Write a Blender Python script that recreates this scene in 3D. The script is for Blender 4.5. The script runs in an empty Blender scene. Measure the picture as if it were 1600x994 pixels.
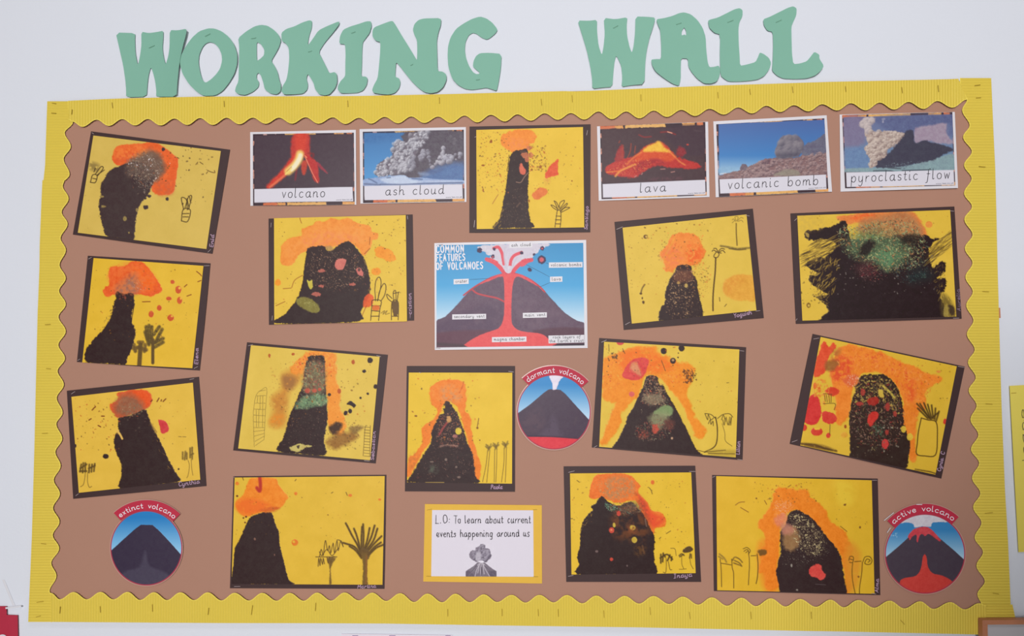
import bpy, math, random
import numpy as np
from mathutils import Matrix, Vector
from mathutils.geometry import delaunay_2d_cdt

SC = bpy.context.scene
COL = SC.collection
# ------------------------------------------------------------------ camera
FPX = 1202.0                                   # focal length in pixels of the 1600 wide frame
CAM = np.array([0.0871, -1.517, 1.45 - 0.0186])
YAW, PITCH, ROLL = -0.0476, 0.0572, -0.0053
_f = np.array([math.sin(YAW) * math.cos(PITCH), math.cos(YAW) * math.cos(PITCH), math.sin(PITCH)])
_r = np.array([math.cos(YAW), -math.sin(YAW), 0.0])
_u = np.cross(_r, _f)
R_ = math.cos(ROLL) * _r + math.sin(ROLL) * _u
U_ = -math.sin(ROLL) * _r + math.cos(ROLL) * _u
F_ = _f
cd = bpy.data.cameras.new('camera')
cd.sensor_width = 36.0
cd.lens = 36.0 * FPX / 1600.0
cd.clip_start = 0.01
cam = bpy.data.objects.new('camera', cd)
COL.objects.link(cam)
cam.matrix_world = Matrix(((R_[0], U_[0], -F_[0], CAM[0]), (R_[1], U_[1], -F_[1], CAM[1]),
                           (R_[2], U_[2], -F_[2], CAM[2]), (0, 0, 0, 1)))
SC.camera = cam
# ------------------------------------------------------------------ world, lights, exposure
wd = bpy.data.worlds.new('world')
SC.world = wd
wd.use_nodes = True
wd.node_tree.nodes['Background'].inputs[0].default_value = (0.93, 0.96, 1.0, 1)
wd.node_tree.nodes['Background'].inputs[1].default_value = 0.05
def area(name, loc, target, sx, sy, power, color):
    L = bpy.data.lights.new(name, 'AREA')
    L.shape = 'RECTANGLE'
    L.size, L.size_y, L.energy, L.color = sx, sy, power, color
    o = bpy.data.objects.new(name, L)
    COL.objects.link(o)
    o.location = loc
    o.rotation_euler = (Vector(target) - Vector(loc)).to_track_quat('-Z', 'Y').to_euler()
    return o
area('window_light', (-0.5, -7.0, 2.4), (0.1, 0, 1.4), 1.2, 1.2, 332, (1.0, 0.99, 0.985))
area('ceiling_light', (0.4, -1.9, 2.85), (0.4, 0, 1.4), 1.4, 0.6, 9.5, (1.0, 0.98, 0.96))
area('low_fill_light', (-0.3, -2.0, 0.9), (0.1, 0, 1.2), 1.0, 0.8, 4.8, (0.92, 0.96, 1.0))  # added low fill to brighten the lower wall, not a real window
SC.view_settings.view_transform = 'Standard'
SC.view_settings.look = 'None'
SC.view_settings.gamma = 1.0
SC.view_settings.use_curve_mapping = False
SC.view_settings.exposure = 0.0
KALB = 1.05                                    # picture colour (linear) to reflectance
# ------------------------------------------------------------------ geometry helpers
def unproj(px, py, d):
    """points on the plane d metres in front of the wall that the pixels look at"""
    px = np.asarray(px, float); py = np.asarray(py, float)
    a = (px - 800.0) / FPX; b = (497.0 - py) / FPX
    D = F_ + a[..., None] * R_ + b[..., None] * U_
    t = (-np.asarray(d, float) - CAM[1]) / D[..., 1]
    return CAM + D * t[..., None]
def lin(c):
    c = np.asarray(c, float) / 255.0
    return np.where(c <= 0.04045, c / 12.92, ((np.maximum(c, 0) + 0.055) / 1.055) ** 2.4)
def alb(c):
    return np.clip(lin(c) * KALB - 0.018, 0.004, 0.9)
def mesh(name, V, faces, mat, parent=None, loc=(0, 0, 0), smooth=False, cols=None, kind=None):
    me = bpy.data.meshes.new(name)
    V = np.asarray(V, float).reshape(-1, 3) - np.asarray(loc, float)
    if isinstance(faces, np.ndarray):
        n, k = faces.shape
        me.vertices.add(len(V)); me.vertices.foreach_set('co', V.ravel().astype(np.float32))
        me.loops.add(n * k); me.loops.foreach_set('vertex_index', faces.ravel().astype(np.int32))
        me.polygons.add(n)
        me.polygons.foreach_set('loop_start', np.arange(0, n * k, k, dtype=np.int32))
        me.update(calc_edges=True)
    else:
        me.from_pydata([tuple(v) for v in V], [], faces)
        me.update()
    me.polygons.foreach_set('use_smooth', np.full(len(me.polygons), bool(smooth)))
    if cols is not None:
        at = me.color_attributes.new('pigment', 'FLOAT_COLOR', 'POINT')
        c4 = np.ones((len(V), 4), np.float32); c4[:, :3] = cols
        at.data.foreach_set('color', c4.ravel())
    me.materials.append(mat)
    o = bpy.data.objects.new(name, me)
    COL.objects.link(o)
    if parent is not None:
        o.parent = parent
    else:
        o.location = loc
    if kind: o['kind'] = kind
    return o
def thing(name, label, cat, loc, group=None):
    o = bpy.data.objects.new(name, None)
    o.empty_display_size = 0.03
    COL.objects.link(o)
    o.location = loc
    o['label'] = label; o['category'] = cat
    if group: o['group'] = group
    return o
def grid_faces(nx, ny):
    i, j = np.meshgrid(np.arange(nx - 1), np.arange(ny - 1))
    a = (j * nx + i).ravel()
    return np.stack([a, a + nx, a + nx + 1, a + 1], 1)
def bilin(q, u, v):
    q = np.asarray(q, float)
    return ((1 - u) * (1 - v))[..., None] * q[0] + (u * (1 - v))[..., None] * q[1] + (u * v)[..., None] * q[2] + ((1 - u) * v)[..., None] * q[3]
def homog(q):
    """maps the quad q (TL TR BR BL) to the unit square"""
    A = []; B = []
    for (x, y), (u, v) in zip(q, ((0, 0), (1, 0), (1, 1), (0, 1))):
        A.append([x, y, 1, 0, 0, 0, -u * x, -u * y]); B.append(u)
        A.append([0, 0, 0, x, y, 1, -v * x, -v * y]); B.append(v)
    h = np.linalg.solve(np.array(A, float), np.array(B, float))
    return np.append(h, 1).reshape(3, 3)
class Sheet:
    """a thin sheet pinned to the board: knows how far each of its points stands off the wall"""
    def __init__(s, quad, d0, bow=0.002, tilt=(0, 0)):
        s.q = np.asarray(quad, float); s.d0 = d0; s.bow = bow; s.tilt = tilt; s.H = homog(s.q)
    def depth(s, px, py):
        w = s.H[2, 0] * px + s.H[2, 1] * py + s.H[2, 2]
        u = np.clip((s.H[0, 0] * px + s.H[0, 1] * py + s.H[0, 2]) / w, 0, 1)
        v = np.clip((s.H[1, 0] * px + s.H[1, 1] * py + s.H[1, 2]) / w, 0, 1)
        return s.d0 + s.bow * (0.55 * np.sin(np.pi * u) + 0.45 * np.sin(np.pi * v)) + s.tilt[0] * u + s.tilt[1] * v
    def at(s, px, py, e=0.0):
        px = np.asarray(px, float); py = np.asarray(py, float)
        return unproj(px, py, s.depth(px, py) + e)
    def base(s):
        b = (s.q[2] + s.q[3]) / 2
        return s.at(b[0], b[1])
def solid(name, S, quad, e, thick, mat, parent, loc, n=10, smooth=False):
    """thin solid sheet: front grid, back grid, edges"""
    u, v = np.meshgrid(np.linspace(0, 1, n), np.linspace(0, 1, n))
    P = bilin(quad, u, v)
    f = S.at(P[..., 0], P[..., 1], e).reshape(-1, 3); b = f.copy(); b[:, 1] += thick
    G = grid_faces(n, n); N = n * n
    ring = [i for i in range(n)] + [r * n + n - 1 for r in range(1, n)] + [N - 1 - i for i in range(1, n)] + [r * n for r in range(n - 2, 0, -1)]
    sides = np.array([[ring[k], ring[(k + 1) % len(ring)], ring[(k + 1) % len(ring)] + N, ring[k] + N] for k in range(len(ring))])
    return mesh(name, np.vstack([f, b]), np.vstack([G, G[:, ::-1] + N, sides]), mat, parent, loc, smooth)
def catmull(P, n=4, closed=False):
    P = np.asarray(P, float)
    if len(P) < 3 and not closed: return P
    if closed: Q = np.vstack([P[-1], P, P[0], P[1]])
    else: Q = np.vstack([2 * P[0] - P[1], P, 2 * P[-1] - P[-2]])
    t = np.linspace(0, 1, n, endpoint=False)[:, None]
    out = []
    for i in range(1, len(Q) - 2):
        a, b, c, d = Q[i - 1], Q[i], Q[i + 1], Q[i + 2]
        out.append(0.5 * (2 * b + (c - a) * t + (2 * a - 5 * b + 4 * c - d) * t * t + (3 * b - a - 3 * c + d) * t ** 3))
    out = np.vstack(out)
    return out if closed else np.vstack([out, P[-1]])
def ribbon_px(lines, w):
    """flat ribbons along polylines, in pixel space: vertices, faces"""
    V = []; Fc = []; k = 0
    for L in lines:
        L = np.asarray(L, float)
        if len(L) < 2: continue
        T = np.gradient(L, axis=0)
        T /= np.maximum(np.linalg.norm(T, axis=1), 1e-6)[:, None]
        Nn = np.stack([-T[:, 1], T[:, 0]], 1)
        L = L.copy(); L[0] -= T[0] * w * 0.35; L[-1] += T[-1] * w * 0.35
        W = np.full(len(L), w / 2); W[0] *= 0.7; W[-1] *= 0.7
        V.append(np.stack([L + Nn * W[:, None], L - Nn * W[:, None]], 1).reshape(-1, 2))
        for i in range(len(L) - 1):
            Fc.append((k + 2 * i, k + 2 * i + 1, k + 2 * i + 3, k + 2 * i + 2))
        k += 2 * len(L)
    return np.vstack(V), np.array(Fc)
def ribbon(name, S, lines, w, e, mat, parent, loc):
    V, Fc = ribbon_px(lines, w)
    return mesh(name, S.at(V[:, 0], V[:, 1], e), Fc, mat, parent, loc)
# ------------------------------------------------------------------ materials
def pmat(name, col=None, rough=0.6, spec=0.3, var=0.06, scale=60, bump=0.0, bscale=400, attr=False, coat=0.0):
    m = bpy.data.materials.new(name); m.use_nodes = True
    nt = m.node_tree; p = nt.nodes['Principled BSDF']
    p.inputs['Roughness'].default_value = rough
    p.inputs['Specular IOR Level'].default_value = spec
    if coat: p.inputs['Coat Weight'].default_value = coat; p.inputs['Coat Roughness'].default_value = 0.2
    tc = nt.nodes.new('ShaderNodeTexCoord')
    nz = nt.nodes.new('ShaderNodeTexNoise'); nz.inputs['Scale'].default_value = scale; nz.inputs['Detail'].default_value = 4
    nt.links.new(tc.outputs['Object'], nz.inputs['Vector'])
    mp = nt.nodes.new('ShaderNodeMapRange')
    mp.inputs['To Min'].default_value = 1 - var; mp.inputs['To Max'].default_value = 1 + var
    nt.links.new(nz.outputs['Fac'], mp.inputs['Value'])
    mx = nt.nodes.new('ShaderNodeVectorMath'); mx.operation = 'SCALE'
    if attr:
        a = nt.nodes.new('ShaderNodeVertexColor'); a.layer_name = 'pigment'
        nt.links.new(a.outputs['Color'], mx.inputs[0])
    else:
        mx.inputs[0].default_value = tuple(alb(col))
    nt.links.new(mp.outputs['Result'], mx.inputs['Scale'])
    nt.links.new(mx.outputs['Vector'], p.inputs['Base Color'])
    if bump:
        nb = nt.nodes.new('ShaderNodeTexNoise'); nb.inputs['Scale'].default_value = bscale; nb.inputs['Detail'].default_value = 3
        nt.links.new(tc.outputs['Object'], nb.inputs['Vector'])
        bp = nt.nodes.new('ShaderNodeBump'); bp.inputs['Strength'].default_value = bump; bp.inputs['Distance'].default_value = 0.002
        nt.links.new(nb.outputs['Fac'], bp.inputs['Height'])
        nt.links.new(bp.outputs['Normal'], p.inputs['Normal'])
    return m
M = {}
M['wall'] = pmat('painted_plaster', (219, 222, 231), 0.75, 0.2, 0.015, 3, 0.12, 180)
M['floor'] = pmat('floor_vinyl', (150, 142, 132), 0.5, 0.3, 0.08, 6)
M['kraft'] = pmat('brown_paper', (173, 131, 113), 0.6, 0.25, 0.035, 7, 0.25, 22)
M['cork'] = pmat('board_edge', (150, 120, 90), 0.8, 0.2)
M['border'] = pmat('yellow_corrugated_card', (220, 195, 84), 0.55, 0.25, 0.04, 9)
M['border_edge'] = pmat('yellow_cut_edge', (238, 216, 100), 0.6, 0.2, 0.03)
M['mount'] = pmat('black_sugar_paper', (72, 56, 56), 0.55, 0.3, 0.08, 90)
M['paint'] = pmat('poster_paint_on_paper', None, 0.5, 0.25, 0.03, 300, 0.05, 900, attr=True)
M['print'] = pmat('laminated_print', None, 0.45, 0.22, 0.01, 200, attr=True)
M['white'] = pmat('laminate_margin', (219, 215, 221), 0.4, 0.25, 0.01)
M['ink'] = pmat('black_ink', (62, 58, 62), 0.5, 0.2, 0.05)
M['ink_soft'] = pmat('grey_ink', (95, 88, 95), 0.5, 0.2, 0.05)
M['pencil'] = pmat('lilac_pencil', (186, 154, 176), 0.6, 0.2, 0.1, 400)
M['pencil_dim'] = pmat('dim_lilac_pencil', (132, 110, 126), 0.6, 0.2, 0.1, 400)
M['chalk'] = pmat('white_lettering', (234, 230, 236), 0.5, 0.2, 0.03)
M['steel'] = pmat('staple_steel', (168, 150, 150), 0.4, 0.4, 0.05)
M['steel_dark'] = pmat('tarnished_staple', (164, 136, 54), 0.5, 0.3, 0.1)
M['steel_green'] = pmat('staple_in_green_card', (112, 158, 136), 0.5, 0.3, 0.1)
M['green'] = pmat('green_card', (131, 180, 161), 0.6, 0.25, 0.02, 20)
M['lo_mount'] = pmat('yellow_sugar_paper', (228, 182, 76), 0.6, 0.25, 0.04, 60)
M['lo_sheet'] = pmat('white_paper', (224, 217, 228), 0.6, 0.25, 0.01)
M['red'] = pmat('red_card', (178, 58, 76), 0.6, 0.25, 0.05, 60)
M['note'] = pmat('yellow_note_paper', (226, 208, 100), 0.6, 0.2, 0.03, 30)
M['tape'] = pmat('tape_white', (220, 219, 225), 0.35, 0.4, 0.02)
M['wood'] = pmat('brown_wood', (190, 128, 98), 0.5, 0.3, 0.15, 40)
M['grey'] = pmat('grey_panel', (190, 186, 190), 0.6, 0.3, 0.04, 20)
M['purple'] = pmat('purple_ink', (160, 140, 175), 0.6, 0.2, 0.05)
# ------------------------------------------------------------------ single-stroke lettering
BOWL = [(.8, .85), (.5, 1), (.15, .82), (0, .45), (.15, .08), (.42, 0), (.72, .28), (.8, .85)]
PB = [(0, .5), (.28, .93), (.6, .95), (.8, .5), (.6, .05), (.25, 0), (0, .3)]
GL = {
 'a': (1.2, [BOWL, [(.8, 1), (.8, .2), (.9, 0), (1.05, .12)]]),
 'b': (1.1, [[(0, 1.8), (0, .9), (0, 0)], PB]),
 'c': (1.0, [[(.7, .85), (.4, 1), (.1, .8), (0, .45), (.15, .1), (.45, 0), (.75, .15)]]),
 'd': (1.2, [BOWL, [(.8, 1.8), (.8, 1), (.8, .2), (.9, 0), (1.05, .12)]]),
 'e': (1.0, [[(0, .5), (.4, .5), (.7, .58), (.62, .9), (.35, 1), (.08, .78), (0, .4), (.2, .05), (.5, 0), (.75, .2)]]),
 'f': (.85, [[(.75, 1.6), (.55, 1.8), (.33, 1.55), (.27, 1), (.2, 0), (.1, -.5), (-.15, -.6)], [(0, .95), (.6, .95)]]),
 'g': (1.15, [BOWL, [(.8, 1), (.8, .2), (.78, -.4), (.5, -.75), (.1, -.6)]]),
 'h': (1.1, [[(0, 1.8), (0, .9), (0, 0)], [(0, .55), (.3, .95), (.6, .9), (.7, .6), (.7, .2), (.8, 0), (.95, .12)]]),
 'i': (.5, [[(0, 1), (0, .5), (0, .15), (.1, 0), (.25, .12)], [(0, 1.42), (0.02, 1.55)]]),
 'k': (.9, [[(0, 1.8), (0, 0)], [(.65, 1), (0, .45)], [(0.1, .5), (.7, 0)]]),
 'l': (.55, [[(0, 1.8), (0, 1), (0, .2), (.1, 0), (.28, .12)]]),
 'm': (1.55, [[(0, 1), (0, 0)], [(0, .55), (.25, .95), (.48, .9), (.55, .6), (.55, 0)], [(.55, .55), (.8, .95), (1.03, .9), (1.1, .6), (1.1, .15), (1.2, 0), (1.35, .12)]]),
 'n': (1.1, [[(0, 1), (0, 0)], [(0, .55), (.3, .95), (.6, .9), (.68, .6), (.68, .15), (.78, 0), (.92, .12)]]),
 'o': (1.05, [[(.4, 1), (.1, .82), (0, .48), (.12, .12), (.4, 0), (.68, .12), (.8, .5), (.68, .86), (.4, 1)]]),
 'p': (1.1, [[(0, 1), (0, 0), (0, -.8)], PB]),
 'r': (.8, [[(0, 1), (0, 0)], [(0, .5), (.25, .88), (.58, .95)]]),
 's': (.85, [[(.6, .85), (.35, 1), (.08, .85), (.1, .6), (.5, .42), (.6, .18), (.35, 0), (0, .12)]]),
 't': (.75, [[(.2, 1.5), (.2, .8), (.2, .2), (.35, 0), (.55, .12)], [(-.05, 1), (.5, 1)]]),
 'u': (1.1, [[(0, 1), (0, .35), (.15, .03), (.45, .05), (.68, .4)], [(.68, 1), (.68, .5), (.68, .15), (.78, 0), (.92, .12)]]),
 'v': (.9, [[(0, 1), (.35, 0)], [(.35, 0), (.7, 1)]]),
 'w': (1.25, [[(0, 1), (.25, 0)], [(.25, 0), (.5, .85)], [(.5, .85), (.75, 0)], [(.75, 0), (1, 1)]]),
 'x': (.85, [[(0, 1), (.6, 0)], [(.6, 1), (0, 0)]]),
 'y': (1.05, [[(0, 1), (0, .35), (.15, .03), (.45, .05), (.68, .4)], [(.7, 1), (.68, .2), (.62, -.4), (.35, -.75), (0, -.55)]]),
 'A': (1.3, [[(0, 0), (.5, 1.8)], [(.5, 1.8), (1, 0)], [(.2, .6), (.8, .6)]]),
 'C': (1.2, [[(.9, 1.5), (.6, 1.8), (.2, 1.6), (0, .9), (.2, .2), (.6, 0), (.95, .3)]]),
 'E': (1.05, [[(0, 1.8), (0, 0)], [(0, 1.8), (.8, 1.8)], [(0, .95), (.65, .95)], [(0, 0), (.8, 0)]]),
 'F': (1.05, [[(0, 1.8), (0, 0)], [(0, 1.8), (.8, 1.8)], [(0, .95), (.6, .95)]]),
 'I': (.9, [[(.3, 1.8), (.3, 0)], [(0, 1.8), (.6, 1.8)], [(0, 0), (.6, 0)]]),
 'L': (1.0, [[(0, 1.8), (0, 0)], [(0, 0), (.75, 0)]]),
 'M': (1.5, [[(0, 0), (.1, 1.8)], [(.1, 1.8), (.6, .6)], [(.6, .6), (1.1, 1.8)], [(1.1, 1.8), (1.2, 0)]]),
 'N': (1.25, [[(0, 0), (0, 1.8)], [(0, 1.8), (.9, 0)], [(.9, 0), (.9, 1.8)]]),
 'O': (1.3, [[(.5, 1.8), (.12, 1.5), (0, .9), (.12, .3), (.5, 0), (.88, .3), (1, .9), (.88, 1.5), (.5, 1.8)]]),
 'P': (1.1, [[(0, 1.8), (0, 0)], [(0, 1.8), (.6, 1.75), (.8, 1.35), (.6, .95), (0, .85)]]),
 'R': (1.15, [[(0, 1.8), (0, 0)], [(0, 1.8), (.6, 1.75), (.8, 1.35), (.6, .95), (0, .85)], [(.4, .9), (.85, 0)]]),
 'S': (1.05, [[(.8, 1.55), (.45, 1.8), (.08, 1.5), (.15, 1.1), (.65, .75), (.8, .4), (.45, 0), (0, .25)]]),
 'T': (1.15, [[(.5, 1.8), (.5, 0)], [(0, 1.8), (1, 1.8)]]),
 'U': (1.2, [[(0, 1.8), (0, .9), (.12, .2), (.45, 0), (.78, .2), (.9, .9), (.9, 1.8)]]),
 'V': (1.15, [[(0, 1.8), (.45, 0)], [(.45, 0), (.9, 1.8)]]),
 'Y': (1.1, [[(0, 1.8), (.45, .9)], [(.9, 1.8), (.45, .9)], [(.45, .9), (.45, 0)]]),
 '.': (.4, [[(0, 0), (.06, .08)]]), ':': (.5, [[(0, .1), (.05, .2)], [(0, .8), (.05, .9)]]), "'": (.4, [[(0.1, 1.8), (0, 1.4)]]),
 ' ': (.9, []), '-': (.6, [[(0, .5), (.5, .5)]])}
def text_units(txt, gap=0.12):
    x = 0; out = []
    for ch in txt:
        adv, st = GL[ch]
        for s in st: out.append((x, np.asarray(s, float)))
        x += adv + gap
    return out, x - gap - 0.2
def text_lines(txt, p0, p1, xh, gap=0.12, wob=0.0, seed=1, slant=0.0):
    """strokes of txt fitted between the baseline ends p0 and p1 (pixels); xh = x height in pixels"""
    rs = np.random.RandomState(seed)
    p0 = np.asarray(p0, float); p1 = np.asarray(p1, float)
    L = np.linalg.norm(p1 - p0); ex = (p1 - p0) / L; ey = np.array([ex[1], -ex[0]])
    un, W = text_units(txt, gap); sx = L / W; out = []
    for x, s in un:
        s = s + rs.uniform(-wob, wob, s.shape)
        c = catmull(s, 4) if len(s) > 2 else s
        if len(c) == 2: c = np.linspace(c[0], c[1], 3)
        X = (x + c[:, 0] + slant * c[:, 1]) * sx; Y = c[:, 1] * xh
        out.append(p0 + X[:, None] * ex + Y[:, None] * ey)
    return out
def text_arc(txt, c, r, a0, a1, xh, gap=0.15):
    """strokes of txt round a circle (pixels), from angle a0 to a1 measured clockwise from straight up"""
    un, W = text_units(txt, gap); out = []
    for x, s in un:
        q = catmull(s, 4) if len(s) > 2 else np.linspace(s[0], s[1], 3)
        ang = a0 + (a1 - a0) * (x + q[:, 0]) / W
        rr = r + q[:, 1] * xh
        out.append(np.stack([c[0] + rr * np.sin(ang), c[1] - rr * np.cos(ang)], 1))
    return out
# ------------------------------------------------------------------ paint on paper
def vnoise(x, y, seed):
    xi = np.floor(x).astype(np.int64); yi = np.floor(y).astype(np.int64)
    fx = x - xi; fy = y - yi; fx = fx * fx * (3 - 2 * fx); fy = fy * fy * (3 - 2 * fy)
    def h(a, b):
        n = (a * 374761393 + b * 668265263 + seed * 1442695041) & 0x7fffffff
        n = ((n ^ (n >> 13)) * 1274126177) & 0x7fffffff
        return ((n ^ (n >> 16)) & 0xffff) / 65535.0
    return (h(xi, yi) * (1 - fx) + h(xi + 1, yi) * fx) * (1 - fy) + (h(xi, yi + 1) * (1 - fx) + h(xi + 1, yi + 1) * fx) * fy
def fbm(x, y, s, seed, o=3):
    v = 0; a = 0.5; t = 0
    for k in range(o):
        v = v + a * vnoise(x / s + 17.3 * k, y / s - 9.1 * k, seed + k); t += a; a *= 0.55; s *= 0.5
    return v / t
def sdf(P, X, Y):
    d = np.full(X.shape, 1e18); ins = np.zeros(X.shape, bool)
    A = P; B = np.roll(P, -1, 0)
    for (ax, ay), (bx, by) in zip(A, B):
        ex, ey = bx - ax, by - ay; wx, wy = X - ax, Y - ay
        t = np.clip((wx * ex + wy * ey) / max(ex * ex + ey * ey, 1e-9), 0, 1)
        d = np.minimum(d, (wx - ex * t) ** 2 + (wy - ey * t) ** 2)
        if ay != by:
            c = ((ay <= Y) & (by > Y)) | ((by <= Y) & (ay > Y))
            ins ^= c & (X < ax + (Y - ay) / (by - ay) * ex)
    d = np.sqrt(d)
    return np.where(ins, -d, d)
def ldist(P, X, Y):
    d = np.full(X.shape, 1e18)
    for (ax, ay), (bx, by) in zip(P[:-1], P[1:]):
        ex, ey = bx - ax, by - ay; wx, wy = X - ax, Y - ay
        t = np.clip((wx * ex + wy * ey) / max(ex * ex + ey * ey, 1e-9), 0, 1)
        d = np.minimum(d, (wx - ex * t) ** 2 + (wy - ey * t) ** 2)
    return np.sqrt(d)
class Art:
    def __init__(s, PX, PY, base, crop, seed, var=5):
        s.ny, s.nx = PX.shape; s.PX, s.PY = PX.ravel(), PY.ravel()
        s.x0, s.y0, s.k = crop; s.seed = seed; s.rs = np.random.RandomState(seed)
        s.X = (s.PX - s.x0) * s.k; s.Y = (s.PY - s.y0) * s.k
        s.C = np.tile(np.asarray(base, float), (len(s.X), 1))
        if var: s.C += ((fbm(s.X, s.Y, 90, seed) - .5) * 2 * var)[:, None]
        s.pid = np.zeros(len(s.X), int); s.h = np.zeros(len(s.X)); s.names = ['paper']; s.n = 0
    def sub(s, P, m):
        lo = np.min(P, 0) - m; hi = np.max(P, 0) + m
        return np.nonzero((s.X >= lo[0]) & (s.X <= hi[0]) & (s.Y >= lo[1]) & (s.Y <= hi[1]))[0]
    def part(s, name):
        s.names.append(name); return len(s.names) - 1
    def lay(s, I, m, col, part, h=0.0002):
        c = np.asarray(col, float)
        s.C[I] = s.C[I] * (1 - m[:, None]) + c * m[:, None]
        s.h[I] = np.maximum(s.h[I], m * h)
        if part is not None:
            if isinstance(part, str): part = s.part(part)
            s.pid[I[m > 0.35]] = part
        return part
    def blob(s, pts, col, soft=5, amp=6, fs=24, a=1.0, part=None, smooth=True, var=7, grain=0.0, gs=9, gl=None, keep=None):
        s.n += 1; sd = s.seed * 31 + s.n
        P = catmull(pts, 3, True) if smooth else np.asarray(pts, float)
        I = s.sub(P, amp * 2 + soft)
        if not len(I): return part
        X, Y = s.X[I], s.Y[I]
        d = sdf(P, X, Y)
        if amp: d = d + amp * 2 * (fbm(X, Y, fs, sd) - .5) + amp * .9 * (fbm(X, Y, max(fs * .4, 7), sd + 2, 2) - .5)
        m = np.clip(.5 - d / soft, 0, 1) * a
        if grain: m = m * np.clip(1 - grain * 1.6 * np.maximum(0, fbm(X, Y, gs, sd + 7) - .35) / .3, 0, 1)
        dark = 1.0 if sum(col) > 260 else 0.45
        cc = np.asarray(col, float) + ((fbm(X, Y, 30, sd + 3) - .5) * 3.2 * var * dark + (fbm(X, Y, 9, sd + 5, 2) - .5) * 2.6 * var * dark)[:, None] * np.array([.7, 1, .75])
        return s.lay(I, m, cc, part)
    def line(s, pts, w, col, a=1.0, soft=4, part=None, smooth=True, rough=0.0):
        P = catmull(pts, 4) if (smooth and len(pts) > 2) else np.asarray(pts, float)
        I = s.sub(P, w + soft + 4)
        if not len(I): return part
        X, Y = s.X[I], s.Y[I]; s.n += 1
        d = ldist(P, X, Y) - w / 2
        m = np.clip(.5 - d / soft, 0, 1) * a
        if rough: m = m * np.clip(1.3 - rough * (1.6 * fbm(X, Y, 11, s.seed * 7 + s.n) + 1.1 * vnoise(X / 4.5, Y / 4.5, s.seed * 5 + s.n)), 0, 1)
        pp = s.lay(I, np.clip(m * 1.15, 0, 1), np.asarray(col, float) * (0.86 if sum(col) < 420 else 1), None, 0.00005)
        if part is not None:
            if isinstance(part, str): part = s.part(part)
            s.pid[I[d < 5]] = part
        return part
    def lines(s, LL, w, col, a=1.0, soft=4, part=None, rough=0.0, smooth=True):
        for L in LL: part = s.line(L, w, col, a, soft, part, smooth, rough)
        return part
    def dots(s, n, box, r, cols, a=0.9, inside=None, elong=0.6, soft=3):
        x0, y0, x1, y1 = box
        if n >= 18: n = int(n * 1.6); r = (r[0] * .9, r[1] * 1.05)
        P = catmull(inside, 3, True) if inside is not None else None
        for k in range(n):
            cx, cy = s.rs.uniform(x0, x1), s.rs.uniform(y0, y1)
            rr = r[0] + (r[1] - r[0]) * s.rs.rand() ** 2.2; an = s.rs.rand() * 6.28; el = 1 + elong * s.rs.rand()
            c = cols[s.rs.randint(len(cols))]; aa = a * s.rs.uniform(.6, 1)
            if P is not None and sdf(P, np.array([cx]), np.array([cy]))[0] > 0: continue
            I = np.nonzero((np.abs(s.X - cx) < rr * el + soft) & (np.abs(s.Y - cy) < rr * el + soft))[0]
            if not len(I): continue
            dx, dy = s.X[I] - cx, s.Y[I] - cy
            u = (dx * math.cos(an) + dy * math.sin(an)) / el; v = -dx * math.sin(an) + dy * math.cos(an)
            m = np.clip(.5 - (np.sqrt(u * u + v * v) - rr) / soft, 0, 1) * aa
            s.lay(I, m, c, None, 0.0001)
    def spots(s, L, col, a=1.0, part='paint_spot', amp=2):
        """L = (x, y, rx, ry) blots"""
        for x, y, rx, ry in L:
            t = np.linspace(0, 6.283, 9)[:-1]
            s.blob(np.stack([x + rx * np.cos(t), y + ry * np.sin(t)], 1), col, 4, amp, 12, a, part if max(rx, ry) > 20 else None)
    def speck(s, pts, cols, size=7, thr=0.62, a=0.8, soft=30, seed=0):
        """glitter and dry-brush specks inside a soft region"""
        P = catmull(pts, 3, True); I = s.sub(P, soft)
        if not len(I): return
        X, Y = s.X[I], s.Y[I]; s.n += 1; sd = s.seed * 53 + s.n + seed
        reg = np.clip(.5 - sdf(P, X, Y) / soft, 0, 1)
        Xr = X * .8 - Y * .6 + 6 * fbm(X, Y, 14, sd + 1, 2); Yr = X * .6 + Y * .8 + 6 * fbm(X, Y, 14, sd + 2, 2)
        q = size * .75
        nz = vnoise(Xr / q, Yr / q, sd) * .5 + vnoise((Xr * .6 - Yr * .8) / q * 1.5, (Xr * .8 + Yr * .6) / q * 1.5, sd + 5) * .5
        m = np.clip((nz - (1.0 - reg * (1.02 - thr))) / .16, 0, 1) * a * (reg > 0.02)
        C_ = np.asarray(cols, float); t = np.clip(vnoise(Yr / size / 1.6, Xr / size / 1.6, sd + 11) * 1.3 - .15, 0, .9999) * (len(C_) - 1)
        i0 = t.astype(int); f = (t - i0)[:, None]
        s.lay(I, m, C_[i0] * (1 - f) + C_[np.minimum(i0 + 1, len(C_) - 1)] * f, None, 0.0004)
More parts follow.
